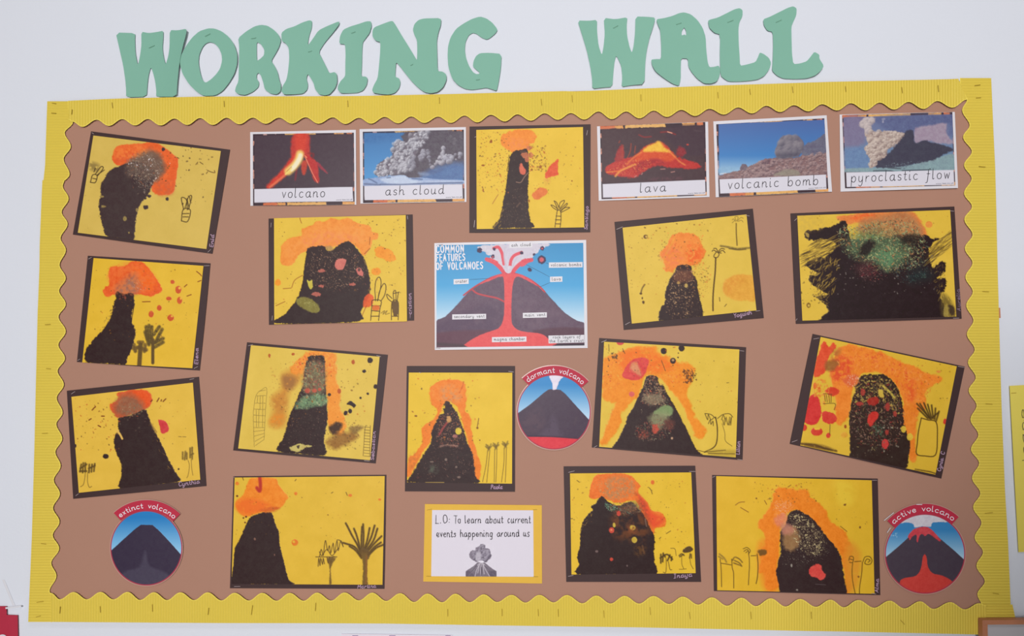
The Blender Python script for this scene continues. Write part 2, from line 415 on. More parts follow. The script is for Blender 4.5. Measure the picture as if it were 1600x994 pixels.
    def scratch(s, n, pts, L, w, cols, a=0.8, ang=None, spread=0.5, soft=3):
        """short dry strokes scattered inside a region"""
        P = catmull(pts, 3, True); lo, hi = P.min(0), P.max(0); k = 0
        for _ in range(n * 6):
            if k >= n: break
            cx, cy = s.rs.uniform(lo, hi)
            if sdf(P, np.array([cx]), np.array([cy]))[0] > 0: continue
            k += 1; ll = s.rs.uniform(*L); t = s.rs.uniform(0, 6.28) if ang is None else math.radians(ang) + s.rs.uniform(-spread, spread)
            ww = s.rs.uniform(*w); m0 = ll / 2 + ww + soft
            I = np.nonzero((np.abs(s.X - cx) < m0) & (np.abs(s.Y - cy) < m0))[0]
            if not len(I): continue
            dx, dy = s.X[I] - cx, s.Y[I] - cy; bend = s.rs.uniform(-.3, .3) / ll
            u = dx * math.cos(t) + dy * math.sin(t); v = -dx * math.sin(t) + dy * math.cos(t) + bend * u * u
            wv = ww * np.clip(1 - (2 * u / ll) ** 2, 0, 1) ** .5
            m = np.clip(.5 - (np.abs(v) - wv / 2) / soft, 0, 1) * (np.abs(u) < ll / 2) * a * s.rs.uniform(.5, 1) * np.clip(wv, 0, 1)
            s.lay(I, m, cols[s.rs.randint(len(cols))], None, 0.0003)
    def puffs(s, n, pts, r, light, dark, a=0.95, sun=(-.6, -.8), order=True):
        """rounded billows or rocks, lit from one side as in the printed photograph"""
        P = catmull(pts, 3, True); lo, hi = P.min(0), P.max(0); L = []
        while len(L) < n:
            c = s.rs.uniform(lo, hi, (40, 2)); ok = sdf(P, c[:, 0], c[:, 1]) < 0
            L += [tuple(q) for q in c[ok]]
        L = sorted(L[:n], key=lambda q: q[1]) if order else L[:n]
        li, da = np.asarray(light, float), np.asarray(dark, float)
        for cx, cy in L:
            rr = s.rs.uniform(*r); I = np.nonzero((np.abs(s.X - cx) < rr * 1.2) & (np.abs(s.Y - cy) < rr * 1.2))[0]
            if not len(I): continue
            dx, dy = (s.X[I] - cx) / rr, (s.Y[I] - cy) / rr; q = np.hypot(dx, dy) + .25 * (vnoise(s.X[I] / rr * 2.3, s.Y[I] / rr * 2.3, s.seed + int(cx)) - .5)
            sh = np.clip(.5 + .6 * (dx * sun[0] + dy * sun[1]), 0, 1)[:, None]
            s.lay(I, np.clip((1 - q) / .3, 0, 1) * a * s.rs.uniform(.7, 1), da * (1 - sh) + li * sh, None, 0)
    def wash(s, pts, col, a=0.6, soft=40, fs=18, cut=0.3):
        """thin smoky paint"""
        P = catmull(pts, 3, True); I = s.sub(P, soft)
        if not len(I): return
        X, Y = s.X[I], s.Y[I]; s.n += 1
        reg = np.clip(.5 - sdf(P, X, Y) / soft, 0, 1)
        m = reg * a * np.clip((fbm(X, Y, fs, s.seed * 91 + s.n) - cut) / .3, 0, 1)
        s.lay(I, m, col, None, 0.0001)
    def build(s, S, e, mat, parent, loc, rename=None):
        V = S.at(s.PX, s.PY, e + s.h); Cc = alb(s.C)
        Fq = grid_faces(s.nx, s.ny); fp = s.pid[Fq[:, 0]]
        for k, nm in enumerate(s.names):
            sel = Fq[fp == k]
            if not len(sel): continue
            ids, inv = np.unique(sel, return_inverse=True)
            mesh((rename or {}).get(nm, nm), V[ids], inv.reshape(sel.shape), mat, parent, loc, True, Cc[ids])
def sheet_grid(quad, step=0.8):
    q = np.asarray(quad, float)
    nx = int(max(np.linalg.norm(q[1] - q[0]), np.linalg.norm(q[2] - q[3])) / step) + 2
    ny = int(max(np.linalg.norm(q[3] - q[0]), np.linalg.norm(q[2] - q[1])) / step) + 2
    u, v = np.meshgrid(np.linspace(0, 1, nx), np.linspace(0, 1, ny))
    P = bilin(q, u, v)
    return P[..., 0], P[..., 1]
def staple(S, p0, p1, e, mat, parent, loc, w=1.0):
    """a little wire bar with its two bent ends"""
    p0 = np.asarray(p0, float); p1 = np.asarray(p1, float)
    t = (p1 - p0) / np.linalg.norm(p1 - p0); n = np.array([-t[1], t[0]]) * w / 2
    c = [p0 - n, p0 + n, p1 + n, p1 - n]
    m0, m1 = p0 + t * w, p1 - t * w
    pts = [p0 - n, m0 - n, m1 - n, p1 - n, p1 + n, m1 + n, m0 + n, p0 + n]
    hs = [-.0004, .0004, .0004, -.0004, -.0004, .0004, .0004, -.0004]
    V = np.array([S.at(p[0], p[1], e + h) for p, h in zip(pts, hs)])
    return mesh('staple', V, [(0, 1, 6, 7), (1, 2, 5, 6), (2, 3, 4, 5)], mat, parent, loc)
# ================================================================== setting
def box(name, lo, hi, mat, parent=None, loc=(0, 0, 0), kind=None):
    x0, y0, z0 = lo; x1, y1, z1 = hi
    V = [(x0, y0, z0), (x1, y0, z0), (x1, y1, z0), (x0, y1, z0), (x0, y0, z1), (x1, y0, z1), (x1, y1, z1), (x0, y1, z1)]
    Fs = [(0, 3, 2, 1), (4, 5, 6, 7), (0, 1, 5, 4), (1, 2, 6, 5), (2, 3, 7, 6), (3, 0, 4, 7)]
    return mesh(name, V, Fs, mat, parent, loc, kind=kind)
box('wall_back', (-2.6, 0, 0), (2.6, 0.12, 2.9), M['wall'], kind='structure')
box('added_shade_wall', (0.37, -2.5, 0), (2.6, -2.4, 1.655), M['wall'], kind='structure')   # added blocker, unseen behind the viewer, put there to shade the lower right
box('floor', (-2.6, -7.6, -0.1), (2.6, 0.12, 0), M['floor'], kind='structure')

# ================================================================== the board under its brown paper
OUT = [(78, 162), (1545, 127), (1574, 982), (49, 968)]
S_back = Sheet(OUT, 0.0115, 0.0)
loc = unproj(810, 976, 0.0)
t_board = thing('display_board', 'wide wall board covered in brown kraft backing paper inside the yellow border', 'board', loc)
q = np.array(OUT, float)
V = np.vstack([unproj(q[:, 0], q[:, 1], 0.0005), unproj(q[:, 0], q[:, 1], 0.0105)])
mesh('board', V, [(0, 1, 2, 3), (7, 6, 5, 4), (0, 4, 5, 1), (1, 5, 6, 2), (2, 6, 7, 3), (3, 7, 4, 0)], M['cork'], t_board, loc)
u, v = np.meshgrid(np.linspace(0, 1, 220), np.linspace(0, 1, 130))
P = bilin(OUT, u, v); X, Y = P[..., 0], P[..., 1]
rip = (fbm(X, Y, 160, 5) - .5) * 0.0012 + (fbm(X * .25, Y, 60, 8) - .5) * 0.0006 + (fbm(X, Y * .3, 90, 9) - .5) * 0.0006
mesh('backing_paper', unproj(X, Y, 0.0118 + rip).reshape(-1, 3), grid_faces(220, 130), M['kraft'], t_board, loc, True)
tab = Sheet([(1560.2, 481), (1562.8, 481), (1563.6, 497), (1561, 497)], 0.009, 0)
solid('torn_tab', tab, tab.q, 0, 0.0006, M['wood'], t_board, loc, 2)

# ================================================================== scalloped corrugated border
def ext(tips, peaks):
    L = [(x, y) for x, y in tips] + [(x, y) for x, y in peaks]
    return L
def cos_interp(t, K):
    """K = sorted (t, value) extremes joined by half cosine waves"""
    K = np.array(sorted(K)); i = np.clip(np.searchsorted(K[:, 0], t) - 1, 0, len(K) - 2)
    a = K[i]; b = K[i + 1]; f = np.clip((t - a[:, 0]) / (b[:, 0] - a[:, 0]), 0, 1)
    return a[:, 1] + (b[:, 1] - a[:, 1]) * (0.5 - 0.5 * np.cos(np.pi * f))
def strip(label, axis, t0, t1, outer, inner, d0, pitch, staples, t0fn=None, t1fn=None, amp=0.00055):
    """axis 'x': runs left to right, outer/inner give y at x; axis 'y': runs down, they give x at y"""
    n = int(abs(t1 - t0) / pitch * 6); rows = 9
    t = np.linspace(t0, t1, n); O = np.array(sorted(outer))
    o = np.interp(t, O[:, 0], O[:, 1]); i_ = cos_interp(t, inner)
    w = np.linspace(0, 1, rows)[:, None]
    A = o[None] * (1 - w) + i_[None] * w; T = np.tile(t, (rows, 1))
    if t0fn is not None:                                    # slanting or torn ends
        e0 = t0fn(A); f = np.clip((t1 - T) / (t1 - t0), 0, 1) ; T = T + (e0 - t0) * np.clip(1 - (T - t0) / 30, 0, 1)
    if t1fn is not None:
        e1 = t1fn(A); T = T + (e1 - t1) * np.clip(1 - (t1 - T) / 30, 0, 1)
    px, py = (T, A) if axis == 'x' else (A, T)
    ph = 2 * np.pi * T / pitch
    wob = (fbm(px, py, 60, 77) - .5) * 0.0012
    d = d0 + amp * np.sin(ph) + wob
    top = unproj(px, py, d).reshape(-1, 3); bot = unproj(px, py, d - 0.0012).reshape(-1, 3)
    if axis == 'y': pass
    G = grid_faces(n, rows); N = n * rows
    if axis == 'y': G = G[:, ::-1]
    if (outer[0][1] > inner[0][1]): G = G[:, ::-1]
    ring = [k for k in range(n)] + [r * n + n - 1 for r in range(1, rows)] + [N - 1 - k for k in range(1, n)] + [r * n for r in range(rows - 2, 0, -1)]
    nr = len(ring); e0 = 2 * N                              # the sides have their own vertices, so the face shades cleanly
    sides = np.array([[e0 + k, e0 + (k + 1) % nr, e0 + nr + (k + 1) % nr, e0 + nr + k] for k in range(nr)])
    mp = np.array([px.mean(), py.max()])
    loc = unproj(mp[0], mp[1], 0.0125)
    th = thing('border_strip', label, 'border', loc, 'yellow corrugated border strips')
    mesh('corrugated_card', np.vstack([top, bot, top[ring], bot[ring]]), np.vstack([G, G[:, ::-1] + N, sides]), M['border'], th, loc, True)
    # pale cut edge following the scallops
    k = np.linspace(0, 1, n * 1)
    ce = np.stack([px[-1], py[-1]], 1)
    sg = 1.0 if inner[0][1] > outer[0][1] else -1.0
    ce[:, 1 if axis == 'x' else 0] -= 0.55 * sg
    class Wave:
        def at(s_, x, y, e=0.0):
            x = np.asarray(x, float); y = np.asarray(y, float); tt = x if axis == 'x' else y
            return unproj(x, y, d0 + amp * np.sin(2 * np.pi * tt / pitch) + (fbm(x, y, 60, 77) - .5) * 0.0012 + e)
    S = Wave()
    ribbon('cut_edge', S, [ce], 1.5, 0.00025, M['border_edge'], th, loc)
    for (ax, ay, bx, by) in staples:
        staple(S, (ax, ay), (bx, by), 0.0014, M['steel_dark'], th, loc, 0.85)
    return th
TOPT = [(128.6, 198), (170, 196.5), (211, 195.8), (251, 195.8), (292.5, 195), (332.5, 195), (374, 193.9), (415, 193.2), (456, 193), (497.5, 193), (539.5, 193.5), (579.7, 193), (621.9, 192.4), (663, 191.9), (704.4, 191.8), (745.6, 191), (788.8, 189.6), (829.4, 188.4), (871.6, 187), (912.8, 186.6), (956, 186), (999, 184.7), (1042, 182.5), (1086, 181), (1131, 178.8), (1175, 177), (1219, 174.8), (1263, 173.8), (1308, 172.3), (1352.5, 172.1), (1397, 171), (1443, 170), (1488, 168)]
TOPP = [(113.3, 190), (151, 187), (191, 186), (231, 185.8), (272.5, 185.2), (312.5, 184.4), (354, 183.9), (395, 183.8), (436, 183.8), (477.5, 183.2), (520, 183.3), (561, 184), (601, 182.6), (642.5, 182), (684.7, 182.2), (726, 180.6), (767, 179.3), (808.4, 178.6), (851, 177), (892, 176.6), (935, 174.2), (978.4, 174.2), (1021.6, 172.8), (1064.7, 171.6), (1108.8, 169.9), (1153.4, 167.8), (1197.5, 165.2), (1240.6, 164.3), (1284.7, 162.8), (1329.5, 161.2), (1374.7, 160.2), (1419.7, 159.2), (1464.7, 157.8), (1511, 155.6)]
TOPO = [(73, 159.2), (160, 155), (198, 153.6), (310, 151), (500, 150.3), (560, 150), (700, 147), (880, 142.3), (900, 142.8), (1100, 134.3), (1300, 127.8), (1430, 125), (1550, 122)]
BOTP = [(77.5, 925), (115, 925.6), (157.2, 925.4), (199.4, 925.4), (240.6, 925.9), (281.9, 926), (324.6, 926), (366.6, 926.8), (409.7, 926.9), (452.8, 927), (495.5, 926.5), (538.3, 926.3), (581.7, 926.6), (625.3, 927.4), (668, 928), (711.5, 928.2), (756, 929.2), (799.4, 930), (842.9, 930), (885.6, 930.2), (931.6, 931), (975.8, 931.5), (1021, 931.7), (1066.8, 932.7), (1112, 933.8), (1158.4, 934.5), (1204.3, 935.4), (1250, 936.4), (1297.5, 937.5), (1341, 938), (1390, 939), (1437.5, 940), (1484.8, 941.3), (1530, 943)]
BOTT = [(93.4, 936.8), (135.6, 936.8), (176.9, 936.9), (219, 937.8), (261, 938), (303.2, 938), (346, 938.5), (389, 938.7), (432.2, 939), (474.4, 939), (517.2, 938.8), (561, 938.5), (603.4, 939.3), (647, 941), (690.9, 941.4), (734.2, 941.2), (776.9, 941), (821, 941.9), (865, 941.6), (910, 943), (954, 943.3), (998.6, 943.4), (1045.3, 944), (1091, 945), (1136, 946.8), (1181, 947.4), (1227.2, 948), (1274.8, 948.5), (1318.5, 949.2), (1365.8, 950), (1413, 951), (1458.5, 951.8), (1507.5, 952.5)]
BOTO = [(44, 972), (79, 972), (340, 973.8), (480, 974), (600, 974.6), (700, 976.2), (760, 977.3), (1000, 980.6), (1260, 986.2), (1315, 987), (1532, 991.7)]
LEFT = [(113.8, 190.7), (101.1, 207.6), (110.4, 228.7), (99.4, 248.5), (108.5, 272.4), (98, 290.7), (107, 310.4), (96.3, 331.5), (105.4, 349.9), (94.6, 372.4), (102.7, 390.7), (93, 414), (102.5, 434.7), (92.3, 454.4), (102.5, 475.5), (91.4, 495), (102.5, 517.8), (91.2, 539), (101.3, 560), (90, 579.8), (99.5, 601), (88.6, 622), (97.6, 644.7), (88, 662.8), (97, 685.5), (86.5, 706.6), (94.6, 727.8), (84, 750.4), (93.4, 771.6), (82.8, 794), (92.8, 815.4), (82.4, 836.5), (92.3, 857), (80, 880), (88, 900), (77.4, 924)]
LEFTO = [(73.8, 158), (72, 210), (70.4, 258), (68, 281)]
LEFTO2 = [(66.2, 281), (64, 330), (62, 382), (61.5, 420), (58.7, 490), (55.7, 611), (53.8, 695), (49.6, 841), (44, 972)]
RIGHT = [(1511, 155.3), (1503.6, 172), (1515, 196), (1505, 214), (1518.5, 236.9), (1506.6, 258), (1518.2, 279), (1506.6, 301.8), (1518.7, 323), (1507, 342.6), (1519.6, 366.8), (1507.8, 388), (1519.6, 411), (1508.7, 433), (1520, 456), (1510, 477), (1521, 501), (1511, 522), (1523, 546.5), (1512.7, 566), (1524.7, 590), (1513.8, 610), (1526, 634), (1516.6, 655.3), (1528.7, 679.5), (1517.4, 702), (1530, 723.6), (1519, 746.6), (1531.8, 771), (1520.8, 792.4), (1533.6, 817), (1523.2, 839.8), (1536, 862.8), (1526, 884), (1538.8, 908.6), (1527.5, 928.5), (1534, 947)]
RIGHTO = [(1548.7, 122), (1552.5, 209.7), (1555, 261), (1557, 336.6), (1558.3, 400), (1560, 460), (1562.5, 551), (1565, 635.6), (1567.4, 695), (1570.3, 766), (1575, 843), (1579, 941)]
sw = lambda L: [(b, a) for a, b in L]
ST_TOP = [(349.8, 157.5, 350.4, 167), (543.2, 157, 543.8, 167), (686.4, 152, 686.8, 162), (845.6, 154.5, 846.8, 165), (893.8, 148.5, 894.4, 159.5), (1001.4, 147.5, 1001.8, 158), (1121.6, 144, 1122.4, 153.5), (1171.4, 139, 1172.8, 148), (1238, 135, 1239.4, 145), (1321, 134.5, 1322, 143.5), (1409, 136, 1410.4, 145.5), (1465.8, 133, 1467, 143.5), (112.4, 171, 111.8, 179), (174.8, 160, 176, 169)]
ST_BOT = [(94, 948, 93.2, 959), (156.2, 947.5, 156.8, 957.5), (237.8, 944.5, 238.2, 956), (326.2, 950, 324.8, 961), (394.6, 946, 392.6, 961), (493.6, 942, 492.6, 955), (699.6, 952, 699.8, 963.5), (784.4, 951.5, 784.8, 963), (840.8, 952, 841.4, 963), (872, 952, 872.6, 964), (943.4, 954, 944, 965.5), (1015.6, 949, 1016.6, 961), (1077, 956.5, 1078.4, 967.5), (1173, 956, 1174.2, 967.5), (1267.6, 956, 1268.2, 967), (1407, 969, 1413.5, 976)]
ST_L1 = [(81, 161, 88, 162), (80, 176.5, 88, 177)]
ST_L2 = [(70, 507.5, 79, 507), (72, 576, 79.5, 576.5), (65.5, 677.5, 74.5, 677), (64, 849.5, 72, 850.5), (57, 941.5, 68, 940), (56, 964.5, 63.5, 962.5)]
ST_R = [(1523, 133.5, 1532, 132.5), (1525, 153, 1533, 152.5), (1529.5, 260, 1540, 261), (1535, 455.5, 1545.5, 456), (1540, 631, 1551, 632), (1539, 802.5, 1551.5, 801), (1551, 927, 1561, 928.5)]
strip('upper piece of the left yellow corrugated border strip, ending at a small tear', 'y', 158.2, 281.5, sw([(a, b) for a, b in LEFTO]), sw([(107, 158), (108, 176)] + [p for p in LEFT if p[1] < 285] + [(98.6, 287)]), 0.0150, 4.3, ST_L1)
strip('long lower piece of the left yellow corrugated border strip', 'y', 281.5, 972, sw(LEFTO2), sw([(100.5, 281)] + [p for p in LEFT if p[1] > 285] + [(81, 931), (81, 972)]), 0.0150, 4.3, ST_L2)
strip('right yellow corrugated border strip with scallops facing left', 'y', 122, 945.5, sw(RIGHTO), sw([(1500, 122), (1500, 140), (1508, 150)] + RIGHT), 0.0150, 4.4, ST_R)
strip('short stub of yellow corrugated border at the bottom right corner, sticking out to the right', 'y', 944.8, 973, [(944.8, 1582), (973, 1588)], [(944.8, 1535), (973, 1536)], 0.0138, 4.3, [])
strip('top yellow corrugated border strip with scallops facing down', 'x', 107, 1511, TOPO, [(107, 187)] + TOPT + TOPP, 0.0166, 4.3, ST_TOP, t1fn=lambda A: 1511 - np.clip((156 - A) / 34, 0, 1) * 14)
strip('bottom yellow corrugated border strip with scallops facing up', 'x', 79.5, 1541, BOTO, [(79.5, 927)] + BOTP[1:] + BOTT + [(1541, 946)], 0.0166, 4.05, ST_BOT, t1fn=lambda A: 1541 - np.clip((A - 965) / 26, 0, 1) * 6)

# ================================================================== green heading letters
def letter(ch, label, crop, outer, holes, staples, d0=0.0022, lift=(0.003, 0.003), cat='letter'):
    x0, y0, k = crop
    def sm(L):
        L = np.asarray(L, float); n = len(L); out = []
        for i in range(n):                                   # cut corners once, lightly
            a, b = L[i], L[(i + 1) % n]; out += [a * .82 + b * .18, a * .18 + b * .82]
        return np.array(out) / k + [x0, y0]
    rings = [sm(outer)] + [sm(h) for h in holes]
    allp = np.vstack(rings); cx = allp[:, 0].mean(); hx = np.ptp(rings[0][:, 0]) / 2; y1 = rings[0][:, 1].min(); hy = np.ptp(rings[0][:, 1])
    class LS:
        def at(s, px, py, e=0.0):
            px = np.asarray(px, float); py = np.asarray(py, float); a = (px - cx) / hx; b = np.clip((py - y1) / hy, 0, 1)
            return unproj(px, py, d0 + lift[0] * np.clip(a, 0, 1) ** 2 + lift[1] * np.clip(-a, 0, 1) ** 2 + 0.001 * b + e)
    S = LS()
    base = rings[0][:, 1].max(); loc = S.at(np.array(cx), np.array(base))
    th = thing('letter', label, cat, loc, 'green letters of the heading')
    lo_, hi_ = allp.min(0), allp.max(0)                     # inner points so that the card bends smoothly
    gx, gy = np.meshgrid(np.arange(lo_[0], hi_[0], 6.0), np.arange(lo_[1], hi_[1], 6.0)); gx, gy = gx.ravel(), gy.ravel()
    keep = sdf(rings[0], gx, gy) < -2.5
    for r in rings[1:]: keep &= sdf(r, gx, gy) > 2.5
    inner_p = np.stack([gx, gy], 1)[keep]
    ed = []; o = 0
    for r in rings:
        ed += [(o + i, o + (i + 1) % len(r)) for i in range(len(r))]; o += len(r)
    vo, _, fo, *_r2 = delaunay_2d_cdt([Vector(p) for p in np.vstack([allp, inner_p])], ed, [], 0, 1e-5)
    allp = np.array([(p.x, p.y) for p in vo]); tri = []
    for t in fo:
        m_ = allp[list(t)].mean(0); mx_, my_ = np.array([m_[0]]), np.array([m_[1]])
        if sdf(rings[0], mx_, my_)[0] < 0 and all(sdf(r, mx_, my_)[0] > 0 for r in rings[1:]): tri.append(t)
    N = len(allp); F3 = []
    for t in tri:
        a, b, c = (allp[i] for i in t)
        s = (b[0] - a[0]) * (c[1] - a[1]) - (b[1] - a[1]) * (c[0] - a[0])
        t = tuple(t) if s < 0 else (t[0], t[2], t[1])
        F3.append(t)
    Fs = list(F3) + [tuple(i + N for i in reversed(t)) for t in F3]
    o = 0
    for r in rings:
        n = len(r)
        for i in range(n):
            a, b = o + i, o + (i + 1) % n
            Fs.append((a, b, b + N, a + N))
        o += n
    f = S.at(allp[:, 0], allp[:, 1]); b = f.copy(); b[:, 1] += 0.0005
    mesh('card', np.vstack([f, b]), Fs, M['green'], th, loc, False)
    for s in staples:
        p = np.array(s, float).reshape(2, 2) / k + [x0, y0]
        staple(S, p[0], p[1], 0.0006, M['steel_green'], th, loc, 1.0)
C1 = (160, 0, 4.0); C2 = (500, 0, 4.0); C3 = (880, 0, 3.81)
letter('W', 'green cut-out letter W, leftmost of the heading', C1, [(83,203),(205,207),(203,250),(206,330),(221,412),(235,350),(244,280),(243,198),(290,207),(340,200),(381,192),(380,240),(375,300),(383,360),(395,405),(412,350),(420,290),(421,188),(470,190),(528,179),(520,225),(505,280),(490,345),(478,420),(468,520),(463,605),(335,605),(337,570),(330,510),(318,460),(303,418),(288,470),(281,530),(276,605),(148,608),(148,560),(143,500),(130,410),(105,300)], [], [(290,300,327,283)], lift=(0.009, 0.002))
letter('O', 'green cut-out letter O with an oval hole', C1, [(660,177),(700,178),(745,195),(790,230),(825,280),(843,340),(842,400),(825,460),(790,520),(750,570),(705,597),(635,600),(590,575),(540,525),(500,460),(484,400),(490,350),(520,290),(560,235),(605,195)], [[(670,262),(700,270),(728,300),(745,340),(748,380),(735,430),(710,465),(680,495),(645,518),(625,500),(610,450),(600,390),(605,340),(625,295),(645,272)]], [(640,228,675,210)], d0=0.003)
letter('R', 'green cut-out letter R between O and K', C1, [(848,238),(900,195),(950,165),(990,155),(1030,160),(1070,185),(1100,215),(1116,250),(1105,290),(1085,330),(1055,380),(1075,410),(1095,450),(1105,500),(1116,530),(1114,570),(1090,590),(1050,585),(1015,560),(1005,515),(990,470),(975,455),(965,465),(963,490),(980,515),(975,545),(940,575),(890,595),(850,588),(828,572),(833,545),(850,510),(852,440),(853,370),(855,290)], [[(965,262),(990,275),(1012,310),(1010,345),(990,365),(966,382),(964,320)]], [(930,242,962,236)])
letter('K', 'green cut-out letter K with a pointed upper arm', C1, [(1118,205),(1150,180),(1200,165),(1250,140),(1295,126),(1311,133),(1308,175),(1290,230),(1283,285),(1310,250),(1350,190),(1400,165),(1482,131),(1478,155),(1440,205),(1390,265),(1352,325),(1375,370),(1400,420),(1418,458),(1450,450),(1465,462),(1468,510),(1455,550),(1420,590),(1390,597),(1355,590),(1330,560),(1320,520),(1300,485),(1283,462),(1275,490),(1285,530),(1280,560),(1255,585),(1190,590),(1135,590),(1117,570),(1125,540),(1150,500),(1160,450),(1168,370),(1165,300),(1145,270),(1120,255)], [], [(1285,325,1310,318)], d0=0.0028)
letter('I', 'green cut-out letter I between K and N', C2, [(120,272),(125,225),(145,185),(190,165),(240,150),(290,133),(318,133),(323,160),(310,205),(285,240),(267,265),(263,330),(262,400),(258,478),(285,478),(298,490),(292,530),(270,565),(235,580),(180,583),(130,582),(110,560),(112,535),(130,505),(150,485),(158,470),(158,400),(160,340),(157,282),(150,276)], [], [(195,208,222,198)])
letter('N', 'green cut-out letter N between I and G', C2, [(328,190),(340,170),(390,150),(440,132),(456,132),(475,160),(510,220),(560,300),(590,350),(606,378),(608,320),(606,250),(590,220),(580,185),(590,150),(615,125),(650,115),(757,113),(755,155),(740,200),(730,250),(732,330),(735,445),(765,447),(790,465),(790,500),(770,545),(735,575),(690,584),(650,575),(610,545),(570,505),(530,455),(500,415),(476,388),(472,430),(470,480),(495,490),(503,515),(495,550),(470,580),(430,592),(380,588),(335,580),(325,565),(335,535),(360,490),(367,430),(375,340),(378,262),(350,255),(328,230)], [], [(565,410,582,400)], d0=0.0032)
letter('G', 'green cut-out letter G ending the first heading word', C2, [(1000,103),(1040,115),(1075,140),(1100,170),(1110,188),(1095,210),(1060,240),(1040,247),(1010,235),(980,212),(955,205),(930,220),(910,260),(905,310),(912,360),(930,410),(955,450),(975,463),(995,462),(997,452),(975,435),(955,415),(960,380),(975,350),(1000,332),(1060,330),(1135,337),(1130,430),(1115,520),(1105,568),(1075,558),(1040,548),(1000,555),(950,562),(905,555),(860,530),(825,490),(802,420),(797,350),(800,290),(815,235),(850,180),(900,145),(950,118)], [], [(975,500,1000,496)])
letter('W', 'green cut-out letter W starting the second heading word', C3, [(85,122),(150,124),(202,118),(201,180),(210,270),(230,330),(240,280),(248,200),(241,106),(310,115),(383,102),(378,150),(380,210),(395,280),(409,315),(420,270),(428,190),(430,98),(500,100),(550,105),(535,160),(515,220),(497,300),(488,380),(485,500),(400,508),(347,518),(352,460),(345,390),(316,328),(305,370),(298,440),(293,517),(230,522),(173,528),(172,470),(160,390),(140,300),(110,200)], [], [(297,168,327,152)], lift=(0.006, 0.002))
letter('A', 'green cut-out letter A with a tiny hole', C3, [(553,115),(600,108),(650,95),(690,78),(720,73),(760,85),(800,120),(830,165),(848,220),(852,300),(860,370),(870,400),(900,398),(925,390),(936,410),(932,450),(915,485),(880,498),(840,497),(800,470),(765,430),(745,395),(742,348),(702,347),(700,400),(700,470),(690,512),(650,498),(600,465),(550,425),(530,390),(523,355),(550,352),(583,352),(584,280),(578,180),(565,150)], [[(720,162),(732,185),(733,212),(722,205),(705,212),(706,185)]], [(672,146,704,136)], d0=0.003)
letter('L', 'green cut-out letter L, right beside the letter A', C3, [(862,125),(870,118),(920,105),(970,80),(1020,55),(1050,48),(1068,60),(1068,95),(1050,130),(1043,170),(1045,260),(1050,330),(1053,392),(1090,385),(1145,370),(1160,340),(1170,312),(1195,322),(1225,345),(1238,375),(1228,410),(1200,450),(1160,473),(1100,482),(1040,486),(985,485),(960,470),(937,450),(932,350),(935,205),(900,195),(870,165)], [], [(977,134,1013,120)])
letter('L', 'green cut-out letter L, rightmost of the heading', C3, [(1190,115),(1230,100),(1280,75),(1340,45),(1370,37),(1390,50),(1388,90),(1370,130),(1358,160),(1360,250),(1362,320),(1370,382),(1410,378),(1450,365),(1475,335),(1495,308),(1525,325),(1525,350),(1553,393),(1530,425),(1500,450),(1450,467),(1380,471),(1310,468),(1272,450),(1243,420),(1247,370),(1250,280),(1248,190),(1215,182),(1195,150)], [], [(1265,134,1300,118)], lift=(0.006, 0.002))
# ================================================================== the children's volcano paintings
K = (62, 48, 48); K2 = (72, 56, 54); OR = (240, 128, 52); OR2 = (246, 152, 62); ORD = (232, 96, 50); RD = (214, 62, 58)
GRN = (112, 150, 112); GRY = (150, 128, 112); PINK = (222, 116, 98); YEL = (228, 184, 62); PEN = (96, 76, 42); BRN = (150, 96, 50)
SPL = [(150, 96, 48), (110, 78, 44), (196, 108, 50), (128, 88, 44)]
GLT = [(200, 180, 160), (160, 140, 120), (120, 110, 96), (220, 200, 190)]
def painting(label, crop, mount, paper, paint, name, names, stap, seed, base=YEL, bow=0.0022, d0=0.0132, pen='pencil'):
    x0, y0, k = crop
    C = lambda L: [(x0 + a / k, y0 + b / k) for a, b in L]
    S = Sheet(C(mount), d0, bow)
    loc = S.base()
    th = thing('volcano_painting', label, 'painting', loc, 'volcano paintings on black mounts')
    solid('mount', S, C(mount), 0.0, 0.0006, M['mount'], th, loc, 12)
    pq = C(paper)
    solid('paper_edge', S, pq, 0.0006, 0.0005, M['lo_mount'], th, loc, 8)
    PX, PY = sheet_grid(pq)
    A = Art(PX, PY, base, crop, seed)
    paint(A)
    A.build(S, 0.0008, M['paint'], th, loc)
    for txt, a, b, xh, w, wob in names:
        p = C([a, b])
        ribbon('name_lettering', S, text_lines(txt, p[0], p[1], xh / k, wob=wob, seed=seed, slant=0.12), w / k * 0.85, 0.0009, M[pen], th, loc)
    for s in stap:
        p = C([s[:2], s[2:]])
        staple(S, p[0], p[1], 0.0011, M['steel'], th, loc, 0.75)
    return th
YW = (214, 182, 92)  # upper left sheet yellow, paled by the light there mixed into it
